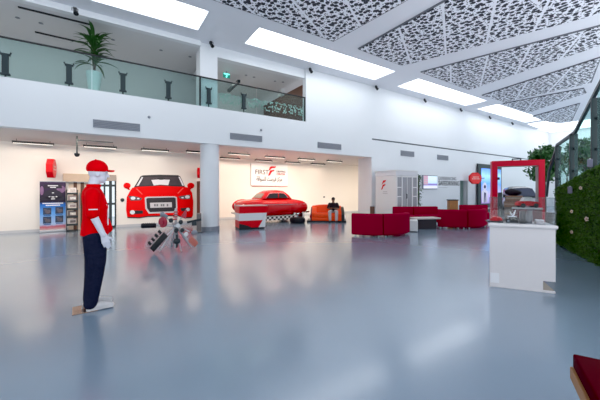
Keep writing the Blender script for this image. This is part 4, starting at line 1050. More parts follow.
facing_module(D(463, 14.4), D(491, 14.4), 'farthest dark red sofa module, below the octagonal sign')
# low white tables
def low_table(pa, pb, dep, hgt, label):
    pa, pb = Vector(pa), Vector(pb); d = pb - pa; m = (pa + pb) / 2
    t = thing('low_table', label, 'table', (m.x, m.y, 0), math.atan2(d.y, d.x)); w_ = d.length
    obj('table_top', box(B(), (0, 0, hgt - .03), (w_, dep, .06), None, .015), CREAM, t)
    obj('table_base', box(B(), (0, 0, (hgt - .06) / 2), (w_ - .25, dep - .2, hgt - .06), None, .01), M('table_dark', (.03, .02, .025), .5), t)
low_table(D(411.5, 11.55), D(437, 11.75), .5, .44, 'low table with pale top and dark base between the sofas')
tq = D(411.5, 10.9); t = thing('pouf', 'small white block seat behind the rounded sofa module', 'pouf', (tq.x, tq.y, 0), bearing(409))
obj('pouf_body', box(B(), (0, 0, .22), (.42, .4, .40), None, .03), PWHITE, t); obj('pouf_foot', box(B(), (0, 0, .01), (.36, .34, .02)), BLACK, t)
# wooden bin
p = D(452.5, 13.7)
t = thing('wooden_bin', 'orange-brown wooden box bin with dark lid behind the long sofa', 'bin', (p.x, p.y, 0), bearing(452) + .35)
obj('bin_body', box(B(), (0, 0, .52), (.36, .34, 1.0), None, .01), WOOD, t); obj('bin_lid', box(B(), (0, 0, 1.045), (.40, .38, .05), None, .01), DARK, t); obj('bin_foot', box(B(), (0, 0, .01), (.3, .3, .02)), BLACK, t)
# slim bin at wall corner
p = D(372.3, 14.2); t = thing('slim_bin', 'slim dark waste bin at the corner of the alcove behind the sofa', 'bin', (p.x, p.y, 0))
obj('bin_shell', lathe(B(), [(.10, 0), (.11, .70), (.10, .72)], 20), DWOOD, t, True); obj('bin_rim', lathe(B(), [(.105, .72), (.112, .74), (.07, .76)], 20), STEEL, t, True)

# ------------------------------------------------------------------ kiosk
pk = D(396, 13.7)
t = thing('kiosk', 'white kiosk booth with red emblem on its left face and glazed lattice door', 'kiosk', (pk.x, pk.y, 0), bearing(396) + math.radians(45))
sd, kh = 1.38, 2.42      # nearest corner at the origin; left face along -x.. local: x right-back, y left-back
# local axes: +x runs back to the right, +y runs back to the left
obj('booth_floor', box(B(), (sd / 2, sd / 2, .03), (sd, sd, .06)), PWHITE, t)
obj('roof', box(B(), (sd / 2, sd / 2, kh - .02), (sd + .06, sd + .06, .05), None, .01), PWHITE, t)
obj('cornice', box(B(), (sd / 2, sd / 2, kh - .15), (sd + .03, sd + .03, .22), None, .012), M('cornice_white', (.72, .73, .76), .4), t)
LF = obj('side_wall', box(B(), (.02, sd / 2, (kh - .26) / 2), (.05, sd - .04, kh - .26)), PWHITE, t)
obj('side_wall', box(B(), (sd - .02, sd / 2, (kh - .26) / 2), (.05, sd - .1, kh - .26)), PWHITE, t)
obj('back_wall', box(B(), (sd / 2, sd - .02, (kh - .26) / 2), (sd - .1, .05, kh - .26)), M('kiosk_grey', (.74, .75, .78), .6), t)
bm = B(); flat(bm, [(.5 * .46 * p_ - .11, .46 * r_ - .0) for p_, r_ in ((.1, .5), (.4, .95), (1.0, 1.0), (.8, .8), (.5, .72))], 0, .006); flat(bm, [(.5 * .46 * p_ - .11, .46 * r_) for p_, r_ in ((.3, .5), (.9, .58), (.75, .42), (.5, .36), (.2, 0), (.0, 0), (.2, .3))], 0, .006)
bm.transform(Matrix.Translation((-.012, sd / 2 + .1, 1.52)) @ Matrix.Rotation(-PI / 2, 4, 'Z') @ Matrix.Diagonal((1.5, 1, 1, 1))); obj('red_emblem', bm, SIGNRED, LF)
bm = B()
for j, (n, z) in enumerate(((5, 1.42), (6, 1.34))):
    for i in range(n): box(bm, (-.010, sd / 2 + (i - n / 2 + .5) * .055, z), (.006, .035, .03))
obj('small_print', bm, M('print_pale', (.45, .42, .42), .5), LF)
fr = B()
for x in (.03, .36, sd - .36, sd - .03): box(fr, (x, 0.0, (kh - .26) / 2), (.06, .06, kh - .26))
for z in (.08, .62, 1.2, 1.62, kh - .30):
    box(fr, (.2, 0.0, z), (.34, .045, .04)); box(fr, (sd - .2, 0.0, z), (.34, .045, .04))
box(fr, (sd / 2, 0, kh - .30), (sd, .05, .06)); box(fr, (sd / 2, 0, .05), (sd, .05, .1))
obj('door_frame', fr, PWHITE, t)
dr = obj('door', box(B(), (sd / 2, 0.005, (kh - .3) / 2), (sd - .74, .012, kh - .36)), KGLASS, t)
bm = B(); tube(bm, [(sd / 2 - .06, -.02, 1.12), (sd / 2 - .06, -.06, 1.12), (sd / 2 - .06, -.06, 1.30), (sd / 2 - .06, -.02, 1.30)], .016); obj('door_handle', bm, BLACK, dr)
bm = B(); box(bm, (sd / 2, 0, 1.1), (.03, .04, kh - .36)); obj('door_stile', bm, PWHITE, dr)
obj('side_pane', box(B(), (.2, .005, (kh - .3) / 2), (.28, .01, kh - .36)), KGLASS, t); obj('side_pane', box(B(), (sd - .2, .005, (kh - .3) / 2), (.28, .01, kh - .36)), KGLASS, t)

# bamboo-like plant right of the kiosk
p = D(418.6, 15.2)
t = thing('potted_bamboo', 'tall slim green plant between the kiosk and the wall screen', 'potted plant', (p.x, p.y, 0))
obj('pot', lathe(B(), [(.13, 0), (.18, .36), (.16, .36), (.15, .3)], 20), PWHITE, t, True); obj('soil', lathe(B(), [(.152, .29), (0, .31)], 16), SOIL, t)
bm = B(); tube(bm, [(0, 0, .3), (.03, 0, 1.2), (0, 0, 2.2)], .02); tube(bm, [(.05, .02, .3), (.02, .04, 1.9)], .015); obj('stem', bm, BARK, t)
bm = B()
for i in range(190):
    z = random.uniform(.7, 2.25) if i % 4 else random.uniform(1.3, 2.2); leaf(bm, (random.uniform(-.05, .05), 0, z), random.uniform(0, 2 * PI), random.uniform(-.1, .9), random.uniform(.15, .30), .03, 1.2)
obj('foliage', bm, LEAF, t)

# wall screen
a, b = W(422, 175.5, YF), W(436.5, 190, YF); w_ = b.x - a.x
zt, zb = W(429, 175.3, YF).z, W(429, 189.3, YF).z
t = thing('wall_screen', 'lit television screen on the hall wall right of the kiosk', 'television', ((a.x + b.x) / 2, YF + .03, (zt + zb) / 2))
obj('bezel', box(B(), (0, -.05, 0), (w_, .06, zt - zb), None, .01), GREY, t)
sc = obj('screen', box(B(), (.03, -.082, 0), (w_ - .10, .006, zt - zb - .1)), SCREENM, t)
bm = B(); box(bm, (-w_ * .30, -.088, .12), (w_ * .28, .004, (zt - zb) * .62)); obj('picture_block', bm, M('screen_pink', (.65, .35, .45), .4, emit=.4), sc)
bm = B()
for i in range(4): box(bm, (-w_ * .30, -.092, .30 - i * .13), (w_ * .22, .003, .03))
obj('caption_lines', bm, PAPER, sc)
# wall lettering
tx = W(438.8, 182, YF)
t = thing('wall_lettering', 'black lettering on the hall wall right of the screen', 'lettering', (tx.x, YF + .03, tx.z))
wid = W(460, 182, YF).x - tx.x
kz = 20.0 / 300
l1 = text('lettering', 'EXPERIENCING', .30, GREYINK, t, facing((0, -.005, .22)), 'LEFT', .004, .002, 1)
l2 = text('lettering', 'SAFEDRIVING', .40, INK, t, facing((0, -.005, -.08)), 'LEFT', .004, .006, 1)
for o, ww in ((l1, wid * .82), (l2, wid * .98)):
    xs = [v.co.x for v in o.data.vertices]; o.scale.x = ww / (max(xs) - min(xs))
bm = B()
for i in range(6): box(bm, (.08 + i * .16, -.006, -.33), (.11, .004, .04))
obj('small_print', bm, M('pale_print', (.5, .5, .52), .5), t)
# lit advert
a, b = W(478, 190, YF - .12), W(501.5, 190, YF - .12); w_ = b.x - a.x
t = thing('advert_lightbox', 'tall blue lit advert with white and red figures in a dark frame', 'advert', ((a.x + b.x) / 2, YF - .10, 0))
zt = W(478, 163.5, YF - .12).z
obj('frame', box(B(), (0, .02, zt / 2 + .12), (w_, .10, zt - .24), None, .01), DARK, t)
ad = obj('poster', box(B(), (.12, -.04, zt / 2 + .12), (w_ - .60, .02, zt - .85)), ADM, t)
obj('foot', box(B(), (0, .02, .06), (w_ * .9, .14, .12)), BLACK, t)
bm = B(); ball(bm, (-.85, -.052, 1.75), (.28, .008, .28)); flat(bm, [(-1.2, .62), (-.5, .62), (-.45, 1.4), (-.65, 1.5), (-1.05, 1.5), (-1.25, 1.4)], -.05, .006); obj('white_figure', bm, M('figure_white', (.65, .62, .75), .5, emit=.35), ad)
bm = B(); ball(bm, (-.85, -.062, 1.73), (.16, .006, .12)); flat(bm, [(-1.0, .62), (-.9, .62), (-.8, 1.3), (-.95, 1.35)], -.058, .006); flat(bm, [(-.75, .62), (-.65, .62), (-.7, 1.3), (-.8, 1.3)], -.058, .006); obj('figure_dark_marks', bm, M('figure_navy', (.06, .05, .16), .5), ad)  # dark navy marks on the white figure
bm = B(); ball(bm, (.25, -.052, 1.75), (.30, .008, .45)); flat(bm, [(-.1, 1.0), (.6, 1.0), (.5, 1.7), (0, 1.7)], -.05, .006); obj('red_figure', bm, M('figure_red', (.55, .03, .06), .5, emit=.3), ad)
AW = M('ad_white', (.8, .85, .9), .5, emit=.5)
for z, n in ((2.55, .85), (2.38, .68)): obj('white_caption', box(B(), (n / 2, -.056, z), (n, .006, .09), None, .002), AW, ad)

# ------------------------------------------------------------------ red arch
pl_, pr_ = D(492, 10.6), D(545, 10.0); m_ = (pl_ + pr_) / 2; d_ = pr_ - pl_; aw = d_.length
t = thing('red_arch', 'large glossy red rectangular arch frame behind the white counter', 'arch', (m_.x, m_.y, 0), math.atan2(d_.y, d_.x))
ah = 2.52; lw = .165
bm = B(); ow, iw = aw / 2, aw / 2 - lw
prism(bm, [(-ow, 0, 0), (-ow, 0, ah), (ow, 0, ah), (ow, 0, 0), (iw, 0, 0), (iw, 0, ah - .19), (-iw, 0, ah - .19), (-iw, 0, 0)], (0, .32, 0))
obj('arch_frame', bm, ARCHRED, t)
bm = B(); box(bm, (iw - .008, .17, (ah - .22) / 2), (.012, .27, ah - .24)); box(bm, (-iw + .008, .17, (ah - .22) / 2), (.012, .27, ah - .24)); box(bm, (0, .17, ah - .198), (iw * 2 - .03, .27, .012)); obj('inner_lining', bm, M('lining_beige', (.40, .33, .31), .5), t)
bm = B(); tube(bm, [(-.12, .15, ah), (-.12, .15, ah + .06), (.12, .15, ah + .06), (.12, .15, ah)], .02); obj('lifting_handle', bm, DARK, t)
for z in (1.9, 1.0): obj('hinge', box(B(), (-iw + .03, -.01, z), (.07, .03, .09), None, .008), BLACK, t)

# things behind the arch
# display car (front toward the hall)
pc = D(520, 17.5)
t = thing('display_car', 'small dark car with white bonnet standing beyond the red arch', 'car', (pc.x, pc.y, 0), bearing(521) + .25)
def cs(y, zb, zt, w):
    n = 20; r = []
    for i in range(n):
        a = 2 * PI * i / n; c, s = math.cos(a), math.sin(a)
        r.append((w * math.copysign(abs(c) ** .5, c), y, (zb + zt) / 2 + (zt - zb) / 2 * math.copysign(abs(s) ** .55, s)))
    return r
obj('body', loft(B(), [cs(-1.5, .45, .8, .62), cs(-1.4, .35, .95, .72), cs(-.6, .3, 1.1, .78), (cs(.2, .3, 1.12, .78)), cs(1.4, .35, 1.1, .74), cs(1.5, .5, .9, .66)]), M('car_silver', (.55, .52, .56), .25, coat=.8), t, 'full')
obj('cabin', loft(B(), [cs(-.75, 1.05, 1.1, .66), cs(-.2, 1.05, 1.62, .60), cs(.3, 1.05, 1.72, .60), cs(1.2, 1.05, 1.66, .58), cs(1.45, 1.05, 1.1, .55)]), M('car_dark', (.035, .035, .045), .25, coat=.6), t, 'full')
bm = B(); prism(bm, [(-.56, -.72, 1.14), (.56, -.72, 1.14), (.50, -.28, 1.56), (-.50, -.28, 1.56)], (0, -.03, .03)); obj('windscreen', bm, M('windscreen_blue', (.07, .08, .12), .08, coat=.5), t)
for s in (-1, 1):
    bm = B(); ball(bm, (s * .52, -1.42, .78), (.14, .06, .08)); obj('headlight', bm, PAPER, t, True)
    bm = B(); ball(bm, (s * .86, -.5, 1.15), (.10, .05, .07)); obj('wing_mirror', bm, BLACK, t, True)
    for y_ in (-.95, .95):
        bm = B(); cyl(bm, (s * .60, y_, .31), (s * .80, y_, .31), .31, .31, 24); w_ = obj('wheel', bm, RUBBER, t, True)
        bm = B(); cyl(bm, (s * .79, y_, .31), (s * .815, y_, .31), .19, .17, 20); obj('hub_cap', bm, STEEL, w_, True)
bm = B(); box(bm, (0, -1.47, .62), (.7, .06, .16), None, .02); obj('grille', bm, RED, t)
# stacked cartons on a dark trolley
p = D(511.5, 8.6); rzz = bearing(511)
t = thing('trolley', 'dark grey trolley carrying brown cartons behind the counter glass', 'trolley', (p.x, p.y, 0), rzz)
obj('deck', box(B(), (0, 0, .62), (.62, .5, .04), None, .01), DARK, t)
for sx_ in (-.28, .28):
    for y_ in (-.22, .22): obj('leg', cyl(B(), (sx_, y_, .06), (sx_, y_, .62), .02), DARK, t)
obj('back_panel', box(B(), (-.27, .0, .98), (.10, .5, .90), None, .01), DARK, t)
for sx_ in (-.28, .28):
    for y_ in (-.22, .22): obj('castor', cyl(B(), (sx_ - .02, y_, .05), (sx_ + .02, y_, .05), .05), RUBBER, t)
obj('cabinet', box(B(), (.05, 0, .36), (.48, .44, .46), None, .01), M('cabinet_taupe', (.17, .13, .12), .5, noise_amt=.1), t)
for k, (z, hh, w_, l) in enumerate(((.64, .36, .44, 'large plain carton at the bottom of the trolley stack'), (1.005, .17, .46, 'brown carton in the middle of the trolley stack'), (1.18, .16, .40, 'brown carton on top of the trolley stack under the dark bag'))):
    b_ = thing('carton', l, 'box', (p.x, p.y, z), rzz + .03 * k, 'cartons on the trolley')
    obj('carton_body', box(B(), (.05, 0, hh / 2), (w_, .34, hh - .004), None, .008), BROWNBOX if k else M('taupe_board', (.22, .17, .15), .7, noise_amt=.1), b_)
    obj('tape', box(B(), (.05, -.171, hh * .55), (w_ * .98, .004, .03)), M('tape_tan%d' % k, (.42, .28, .2), .4), b_)
b_ = thing('dark_bag', 'dark cloth bag slumped on top of the carton stack', 'bag', (p.x, p.y, 1.362), rzz)
bm = B(); ball(bm, (.04, 0, .06), (.20, .15, .09)); ball(bm, (-.05, 0, .09), (.12, .12, .07)); box(bm, (.04, 0, .01), (.3, .22, .02)); remeshed('bag_body', bm, BLACKCLOTH, b_, .015, 3)
obj('bag_strap', tube(B(), [(-.1, -.05, .12), (0, -.08, .17), (.12, -.06, .12)], .012), BLACK, b_)
# white and red toy car on a dark stand
p = D(527, 8.0); rzz = bearing(527)
t = thing('display_plinth', 'dark maroon plinth behind the counter glass', 'plinth', (p.x, p.y, 0), rzz)
obj('plinth_body', box(B(), (0, 0, .5), (.62, .4, 1.0), None, .01), DKRED, t); obj('plinth_top', box(B(), (0, 0, 1.015), (.66, .44, .03), None, .008), PWHITE, t); obj('plinth_foot', box(B(), (0, 0, .01), (.5, .3, .02)), BLACK, t)
b_ = thing('model_car', 'white and red model car on the dark plinth', 'model car', (p.x, p.y, 1.03), rzz + .5)
bm = B(); loft(bm, [[(x, y_ * w_, z) for y_, z in ((-1, .06), (1, .06), (1, zt_), (-1, zt_))] for x, w_, zt_ in ((-.26, .08, .12), (-.2, .10, .17), (0, .11, .18), (.2, .10, .16), (.27, .08, .12))]); obj('body', bm, RED, b_, True)
bm = B(); loft(bm, [[(x, y_ * w_, z) for y_, z in ((-1, .15), (1, .15), (.8, zt_), (-.8, zt_))] for x, w_, zt_ in ((-.15, .09, .17), (-.08, .09, .28), (.08, .09, .28), (.16, .09, .17))]); obj('cabin', bm, PWHITE, b_, True)
for s in (-1, 1):
    for x in (-.15, .16): obj('wheel', cyl(B(), (x, s * .08, .06), (x, s * .115, .06), .06), RUBBER, b_, True)

# trees behind arch and stairs
def tree(loc, hgt, crown, n, label, group, spread=1.0, lsz=.10):
    t = thing('indoor_tree', label, 'tree', loc, 0, group)
    obj('planter', lathe(B(), [(.28, 0), (.34, .5), (.30, .5), (.28, .42)], 20), DARK, t, True)
    obj('soil', lathe(B(), [(.29, .41), (0, .44)], 16), SOIL, t)
    bm = B(); top = Vector((0, 0, hgt * .55)); limb(bm, [(0, 0, .4), (.04, 0, hgt * .3), top], [.05, .04, .035], 8)
    tips = []
    for i in range(11):
        a = random.uniform(0, 2 * PI); e = top + Vector((math.cos(a) * crown * spread * random.uniform(.3, .8), math.sin(a) * crown * .8 * random.uniform(.3, .8), random.uniform(.05, .42) * hgt)); cyl(bm, top, e, .02, .008, 6); tips.append(e)
    obj('trunk', bm, BARK, t)
    bm = B()
    for i in range(n):
        c = random.choice(tips) + Vector((random.gauss(0, .20), random.gauss(0, .20), random.gauss(0, .17))) * crown
        u = Vector((random.gauss(0, 1), random.gauss(0, 1), random.gauss(0, 1))).normalized(); v = u.cross(Vector((random.gauss(0, 1), random.gauss(0, 1), 1))).normalized()
        L_ = lsz * random.uniform(.7, 1.3); bm.faces.new([bm.verts.new(c + p_) for p_ in (u * L_, v * L_ * .4, -u * L_, -v * L_ * .4)])
    obj('foliage', bm, LEAF2, t)
p = D(545, 13.4); tree(p, 3.3, .72, 3000, 'leafy green tree in a dark planter behind the right side of the red arch', 'trees near the staircase')
p = D(567, 16.5); tree(p, 4.0, .75, 2600, 'leafy green tree behind the stair glass near the arch', 'trees near the staircase')
p = D(591, 12.3); tree(p, 3.6, .62, 2600, 'taller leafy green tree behind the stair glass at the right edge', 'trees near the staircase')

# ------------------------------------------------------------------ counter
A0, B0 = F(489.7, 286.5), F(555.6, 294.0); dd = (B0 - A0); cw = dd.length; cang = math.atan2(dd.y, dd.x); mid = (A0 + B0) / 2
t = thing('display_counter', 'white display counter with rounded top and notched lower right corner', 'counter', (mid.x, mid.y, 0), cang)
hw_ = cw / 2; ch_ = .985; cd = .55
bm = B()
prism(bm, [(-hw_, 0, .03), (hw_ - .145, 0, .03), (hw_ - .145, 0, .17), (hw_ - .0, 0, .17), (hw_ - .0, 0, ch_ - .05), (-hw_, 0, ch_ - .05)], (0, cd, 0))
for v in bm.verts:
    if v.co.x < -hw_ + .01 and v.co.y > .1: v.co.x += .115
obj('cabinet', bm, COUNTERM, t)
bm = box(B(), (0, cd / 2 - .01, ch_ - .025), (cw + .05, cd + .06, .055), None, .022, 4)
for v in bm.verts:
    if v.co.x < 0 and v.co.y > .1: v.co.x += .13
obj('counter_top', bm, COUNTERM, t, True)
bm = box(B(), (.0, cd / 2, .017), (cw, cd, .034), None, .006)
for v in bm.verts:
    if v.co.x < 0 and v.co.y > .1: v.co.x += .12
obj('base_plate', bm, COUNTERM, t)
obj('toe_gap', box(B(), (.07, cd / 2, .004), (cw - .19, cd - .03, .008)), BLACK, t)
bm = B(); prism(bm, [(hw_ - .143, .02, .034), (hw_ - .002, .02, .034), (hw_ - .143, .02, .168)], (0, .03, 0)); obj('notch_gusset', bm, M('gusset_taupe', (.36, .32, .27), .6), t)
obj('pale_patch', box(B(), (-hw_ + .065, -.002, .145), (.115, .006, .15), None, .002), M('patch_white', (.84, .83, .85), .3), t)  # paler square patch low on the left of the counter front
gl = .40
for nm, c, s in (('front', (0, .02, ch_ + gl / 2), (cw + .0, .008, gl)), ('side', (-hw_ + .13, cd / 2, ch_ + gl / 2), (.008, cd - .05, gl)), ('side', (hw_ - .02, cd / 2, ch_ + gl / 2), (.008, cd - .05, gl))):
    g = obj('glass_pane', box(B(), c, s), CLEAR, t)
    if nm == 'front':
        obj('glass_edge', box(B(), (0, .02, ch_ + gl), (cw, .010, .006)), M('glass_edge_green', (.05, .10, .09), .3), g)
        for s_ in (-1, 1): obj('glass_corner', box(B(), (s_ * (cw / 2 - .003), .02, ch_ + gl / 2), (.006, .010, gl)), SMOKE, g)
# items on the counter
Rc = Matrix.Rotation(cang, 4, 'Z')
def on_counter(x, y, rz_=0, z=ch_ + .0035): 
    p = Vector((mid.x, mid.y, z)) + Rc @ Vector((x, y, 0)); return p, cang + rz_
def cx_(px): return (px - 522.6) / 66.0 * cw * 1.06
p, r = on_counter(cx_(501), .26, 0, ch_ + .021)
t = thing('baseball_hat', 'red baseball cap with dark brim lying on the counter', 'hat', p, r)
bm = B(); ball(bm, (0, 0, .0), (.095, .085, .075)); 
for v in bm.verts: v.co.z = max(v.co.z, 0)
obj('crown', bm, RED, t, True); bm = B(); prism(bm, [(.02, -.07, .004), (.10, -.14, .0), (.15, -.12, .0), (.16, -.04, 0), (.09, .03, .004)], (0, 0, .008)); obj('brim', bm, BLACK, t)
p, r = on_counter(cx_(498.5), .20)
t = thing('tray', 'thin black tray under the red cap', 'tray', p, r); obj('tray_plate', box(B(), (0, .03, .006), (.21, .24, .012), None, .004), BLACK, t); obj('tray_rim', box(B(), (0, -.085, .012), (.21, .01, .012)), DARK, t)
p, r = on_counter(cx_(511), .10)
t = thing('webcam', 'small round black webcam on the counter', 'webcam', p, r); obj('ball', ball(B(), (0, 0, .034), .030), BLACK, t, True); obj('lens', cyl(B(), (0, -.025, .034), (0, -.034, .034), .016), GREY, t, True); obj('foot', cyl(B(), (0, 0, 0), (0, 0, .012), .026), GREY, t)
p, r = on_counter(cx_(518), .23)
t = thing('tissue_box', 'black tissue box with a white tissue sticking up', 'tissue box', p, r); obj('box_body', box(B(), (0, 0, .045), (.125, .12, .09), None, .006), BLACK, t)
bm = B(); leaf(bm, (.0, 0, .085), 0.3, 1.35, .13, .025, .3); leaf(bm, (.0, 0, .085), 2.6, 1.2, .10, .03, .3); obj('tissue', bm, PAPER, t)
obj('box_trim', box(B(), (-.02, -.02, .093), (.11, .08, .012), None, .003), PAPER, t)
p, r = on_counter(cx_(525.5), .12)
t = thing('black_case', 'upright dark grey case between tissue box and clear bag', 'case', p, r); obj('case_body', box(B(), (0, 0, .085), (.072, .07, .17), None, .005), M('case_grey', (.03, .028, .032), .5), t); obj('case_lid', box(B(), (0, 0, .176), (.075, .073, .012), None, .003), DARK, t)
p, r = on_counter(cx_(532.5), .20)
t = thing('clear_bag', 'clear grey plastic bag standing on the counter', 'bag', p, r)
bm = B(); loft_z(bm, [(0, 0, 0, .05, .045), (.08, .005, 0, .055, .05), (.15, .012, 0, .04, .03), (.19, .02, 0, .03, .012), (.22, .03, 0, .045, .02)], 14); obj('bag_film', bm, SMOKE, t, True); obj('bag_contents', box(B(), (0, 0, .05), (.06, .05, .09), rz(.3), .01), GREY, t)
p, r = on_counter(cx_(541.5), .12)
t = thing('card_box', 'small white card box at the right of the counter', 'box', p, r); obj('box_body', box(B(), (0, 0, .03), (.10, .09, .06), None, .003), M('card_grey', (.5, .46, .48), .6), t); obj('box_lid', box(B(), (0, 0, .062), (.104, .094, .008), None, .002), PAPER, t)

# ------------------------------------------------------------------ living wall and stair railing
G0, G1 = F(600, 267), F(558, 245); gd = (G1 - G0).normalized(); gang = math.atan2(gd.y, gd.x)
def GP(px, py, off=0.0):            # point on the vertical plane of the living wall
    n = Vector((-gd.y, gd.x, 0)); p0 = G0 + n * off; d = ray(px, py)
    k = p0.dot(n) / (d.dot(n)); return Vector((d.x * k, d.y * k, EYE + d.z * k))
def gl_(p): v = Vector((p.x, p.y, 0)) - Vector((G0.x, G0.y, 0)); return v.dot(gd), p.z
tops = [gl_(GP(555.5, 190)), gl_(GP(560, 187)), gl_(GP(572.5, 180.5)), gl_(GP(586, 172.5)), gl_(GP(600, 166))]
near = tops[-1]; sl = (tops[-1][1] - tops[-2][1]) / (tops[-1][0] - tops[-2][0])
ext = (near[0] - 2.5, near[1] - sl * -1 * -2.5 if False else near[1] + abs(sl) * 2.5)
poly = [(ext[0], 0.0), (tops[0][0], 0.0)] + tops + [ext]
t = thing('living_wall', 'sloping green living wall below the stair railing at the right', 'plant wall', (G0.x, G0.y, 0), gang)
obj('backing_panel', prism(B(), [(x, -.02, z) for x, z in poly], (0, -.22, 0)), MOSSB, t)
def ztop(x):
    pts = sorted([ext] + tops)
    for (x0, z0), (x1, z1) in zip(pts[:-1], pts[1:]):
        if x0 <= x <= x1: return z0 + (z1 - z0) * (x - x0) / (x1 - x0 + 1e-9)
    return pts[-1][1]
bm = B(); xmin, xmax = ext[0], tops[0][0]
for i in range(15000):
    x = random.uniform(xmin, xmax); zt_ = ztop(x); z = random.uniform(0.02, zt_ + .02)
    yb = .0 if random.random() < .92 else -.1
    c = Vector((x, -.02 + random.uniform(0, .05), z)) if True else None
    u = Vector((random.gauss(0, 1), random.uniform(.2, 1.2), random.gauss(-.3, .8))).normalized(); s_ = random.uniform(.02, .045); v = u.cross(Vector((random.gauss(0, 1), random.gauss(0, 1), random.gauss(0, 1)))).normalized()
    bm.faces.new([bm.verts.new(c + p_) for p_ in (Vector((0, 0, 0)), u * s_ * .5 + v * s_ * .45, u * s_, u * s_ * .5 - v * s_ * .45)])
for i in range(2500):
    x = random.uniform(xmin, xmax); zt_ = ztop(x); c = Vector((x, random.uniform(-.24, .02), zt_))
    u = Vector((random.gauss(0, .6), random.gauss(0, .6), 1)).normalized(); s_ = random.uniform(.02, .05); v = u.cross(Vector((random.gauss(0, 1), random.gauss(0, 1), 0.1))).normalized()
    bm.faces.new([bm.verts.new(c + p_) for p_ in (Vector((0, 0, 0)), u * s_ * .5 + v * s_ * .45, u * s_, u * s_ * .5 - v * s_ * .45)])
for i in range(900):
    z = random.uniform(0, tops[0][1]); c = Vector((xmax, random.uniform(-.24, .0), z)); u = Vector((1, random.gauss(0, .6), random.gauss(0, .6))).normalized(); s_ = random.uniform(.02, .05); v = u.cross(Vector((0, .3, 1))).normalized()
    bm.faces.new([bm.verts.new(c + p_) for p_ in (Vector((0, 0, 0)), u * s_ * .5 + v * s_ * .45, u * s_, u * s_ * .5 - v * s_ * .45)])
o = obj('foliage', bm, MOSS, t); o['kind'] = 'stuff'
# flowers and tags
for px, py, l in ((581, 188, 'pale flower highest on the living wall'), (572, 211.5, 'pale flower left of centre on the living wall'), (587, 219, 'largest pale flower on the living wall'), (572, 232, 'lowest pale flower on the living wall')):
    p = GP(px, py, .05); k_ = 1.25 if px == 587 else 1.0
    f = thing('wall_flower', l, 'flower', p, gang + .75, 'pale flowers on the living wall')
    bm = B()
    for i in range(5):
        a = 2 * PI * i / 5; ball(bm, (.02 * k_ * math.cos(a), .012, .024 * k_ * math.sin(a)), (.014 * k_, .006, .018 * k_), 8, 6)
    obj('petals', bm, PINK, f, True); obj('flower_eye', ball(B(), (0, .022, 0), .012), M('flower_eye', (.5, .25, .05), .6), f, True)
for px, py, l in ((570, 190, 'lilac-grey tag board at the foot of the middle railing post'), (590, 163, 'purple-grey tag board higher up beside the near railing post')):
    p = GP(px, py, .07); g = thing('tag_board', l, 'tag', p, bearing(px), 'tag boards on the living wall')
    obj('tag_plate', box(B(), (0, 0, 0), (.085, .012, .16), None, .004), TAGM, g); obj('tag_clip', box(B(), (0, 0, .085), (.03, .02, .02)), STEEL, g)
# railing
t = thing('stair_railing', 'dark steel stair railing with glass panes rising along the living wall', 'railing', (G0.x, G0.y, 0), gang)
Gi = (Matrix.Translation((G0.x, G0.y, 0)) @ Matrix.Rotation(gang, 4, 'Z')).inverted()
loc = lambda px, py, off=-.12: Gi @ GP(px, py, off)
rail = [loc(546.5, 196), loc(549, 172), loc(557.3, 145), loc(575, 132.5), loc(597, 90)]
far = rail[-1] + (rail[-1] - rail[-2]) * 1.3; rail.append(far)
bm = B(); 
for a_, b_ in zip(rail[:-1], rail[1:]):
    d_ = b_ - a_; box(bm, (a_ + b_) / 2, (d_.length + .03, .06, .07), ry(-math.atan2(d_.z, d_.x)) )
obj('handrail', bm, DARK, t)
posts = []
for px, pt_, pbm, w_ in ((557.5, 146, 192, .13), (573.0, 134, 186, .16), (595.3, 98, 172, .16)):
    a_ = loc(px, pt_); z0 = loc(px, pbm).z - .25
    obj('post', box(B(), (a_.x, a_.y - .01, (a_.z + z0) / 2), (.05, w_, a_.z - z0), None, .008), DARK, t); posts.append((a_.x, a_.z, z0, w_))
    for f in (.4, .76): obj('glass_clamp', cyl(B(), (a_.x - .10, a_.y - .02, z0 + (a_.z - z0) * f), (a_.x + .02, a_.y - .02, z0 + (a_.z - z0) * f), .03), DARK, t)
def railz(x):
    r = sorted((p_.x, p_.z) for p_ in rail)
    for (x0, z0), (x1, z1) in zip(r[:-1], r[1:]):
        if x0 <= x <= x1: return z0 + (z1 - z0) * (x - x0) / (x1 - x0 + 1e-9)
    return r[0][1] if x < r[0][0] else r[-1][1]
yl = rail[0].y
xs = [posts[0][0], posts[1][0], posts[2][0], posts[2][0] - 1.3]
for (x0, x1) in zip(xs[:-1], xs[1:]):
    a_, b_ = x0 - .10, x1 + .10
    pts = [(a_, ztop(a_) + .04)]
    pts += [(b_, ztop(b_) + .04), (b_, railz(b_) - .06)]
    brk = [p_.x for p_ in rail if b_ < p_.x < a_]
    for x in sorted(brk): pts.append((x, railz(x) - .06))
    pts.append((a_, railz(a_) - .06))
    obj('glass_pane', prism(B(), [(x, yl, z) for x, z in pts], (0, -.015, 0)), STAIRG, t)
bm = B(); x0 = posts[0][0] - .02; 
for x_a, x_b, za, zb_ in ((posts[0][0], posts[1][0], .12, .75),):
    for i in range(110):
        x = random.uniform(posts[1][0] + .12, posts[0][0] - .12); z = ztop(x) + random.uniform(.1, .8); disc(bm, x, z, .015, .02, yl + .004, .002, 5)
obj('frosted_dots', bm, FROST, t)['kind'] = 'stuff'

# ------------------------------------------------------------------ near bench
C0 = F(572.6, 353, .45); aD = Vector((-.9, -.436, 0)).normalized(); bang = math.atan2(aD.y, aD.x)
t = thing('bench', 'wooden bench with thick dark red cushion in the near right corner', 'bench', (C0.x, C0.y, 0), bang)
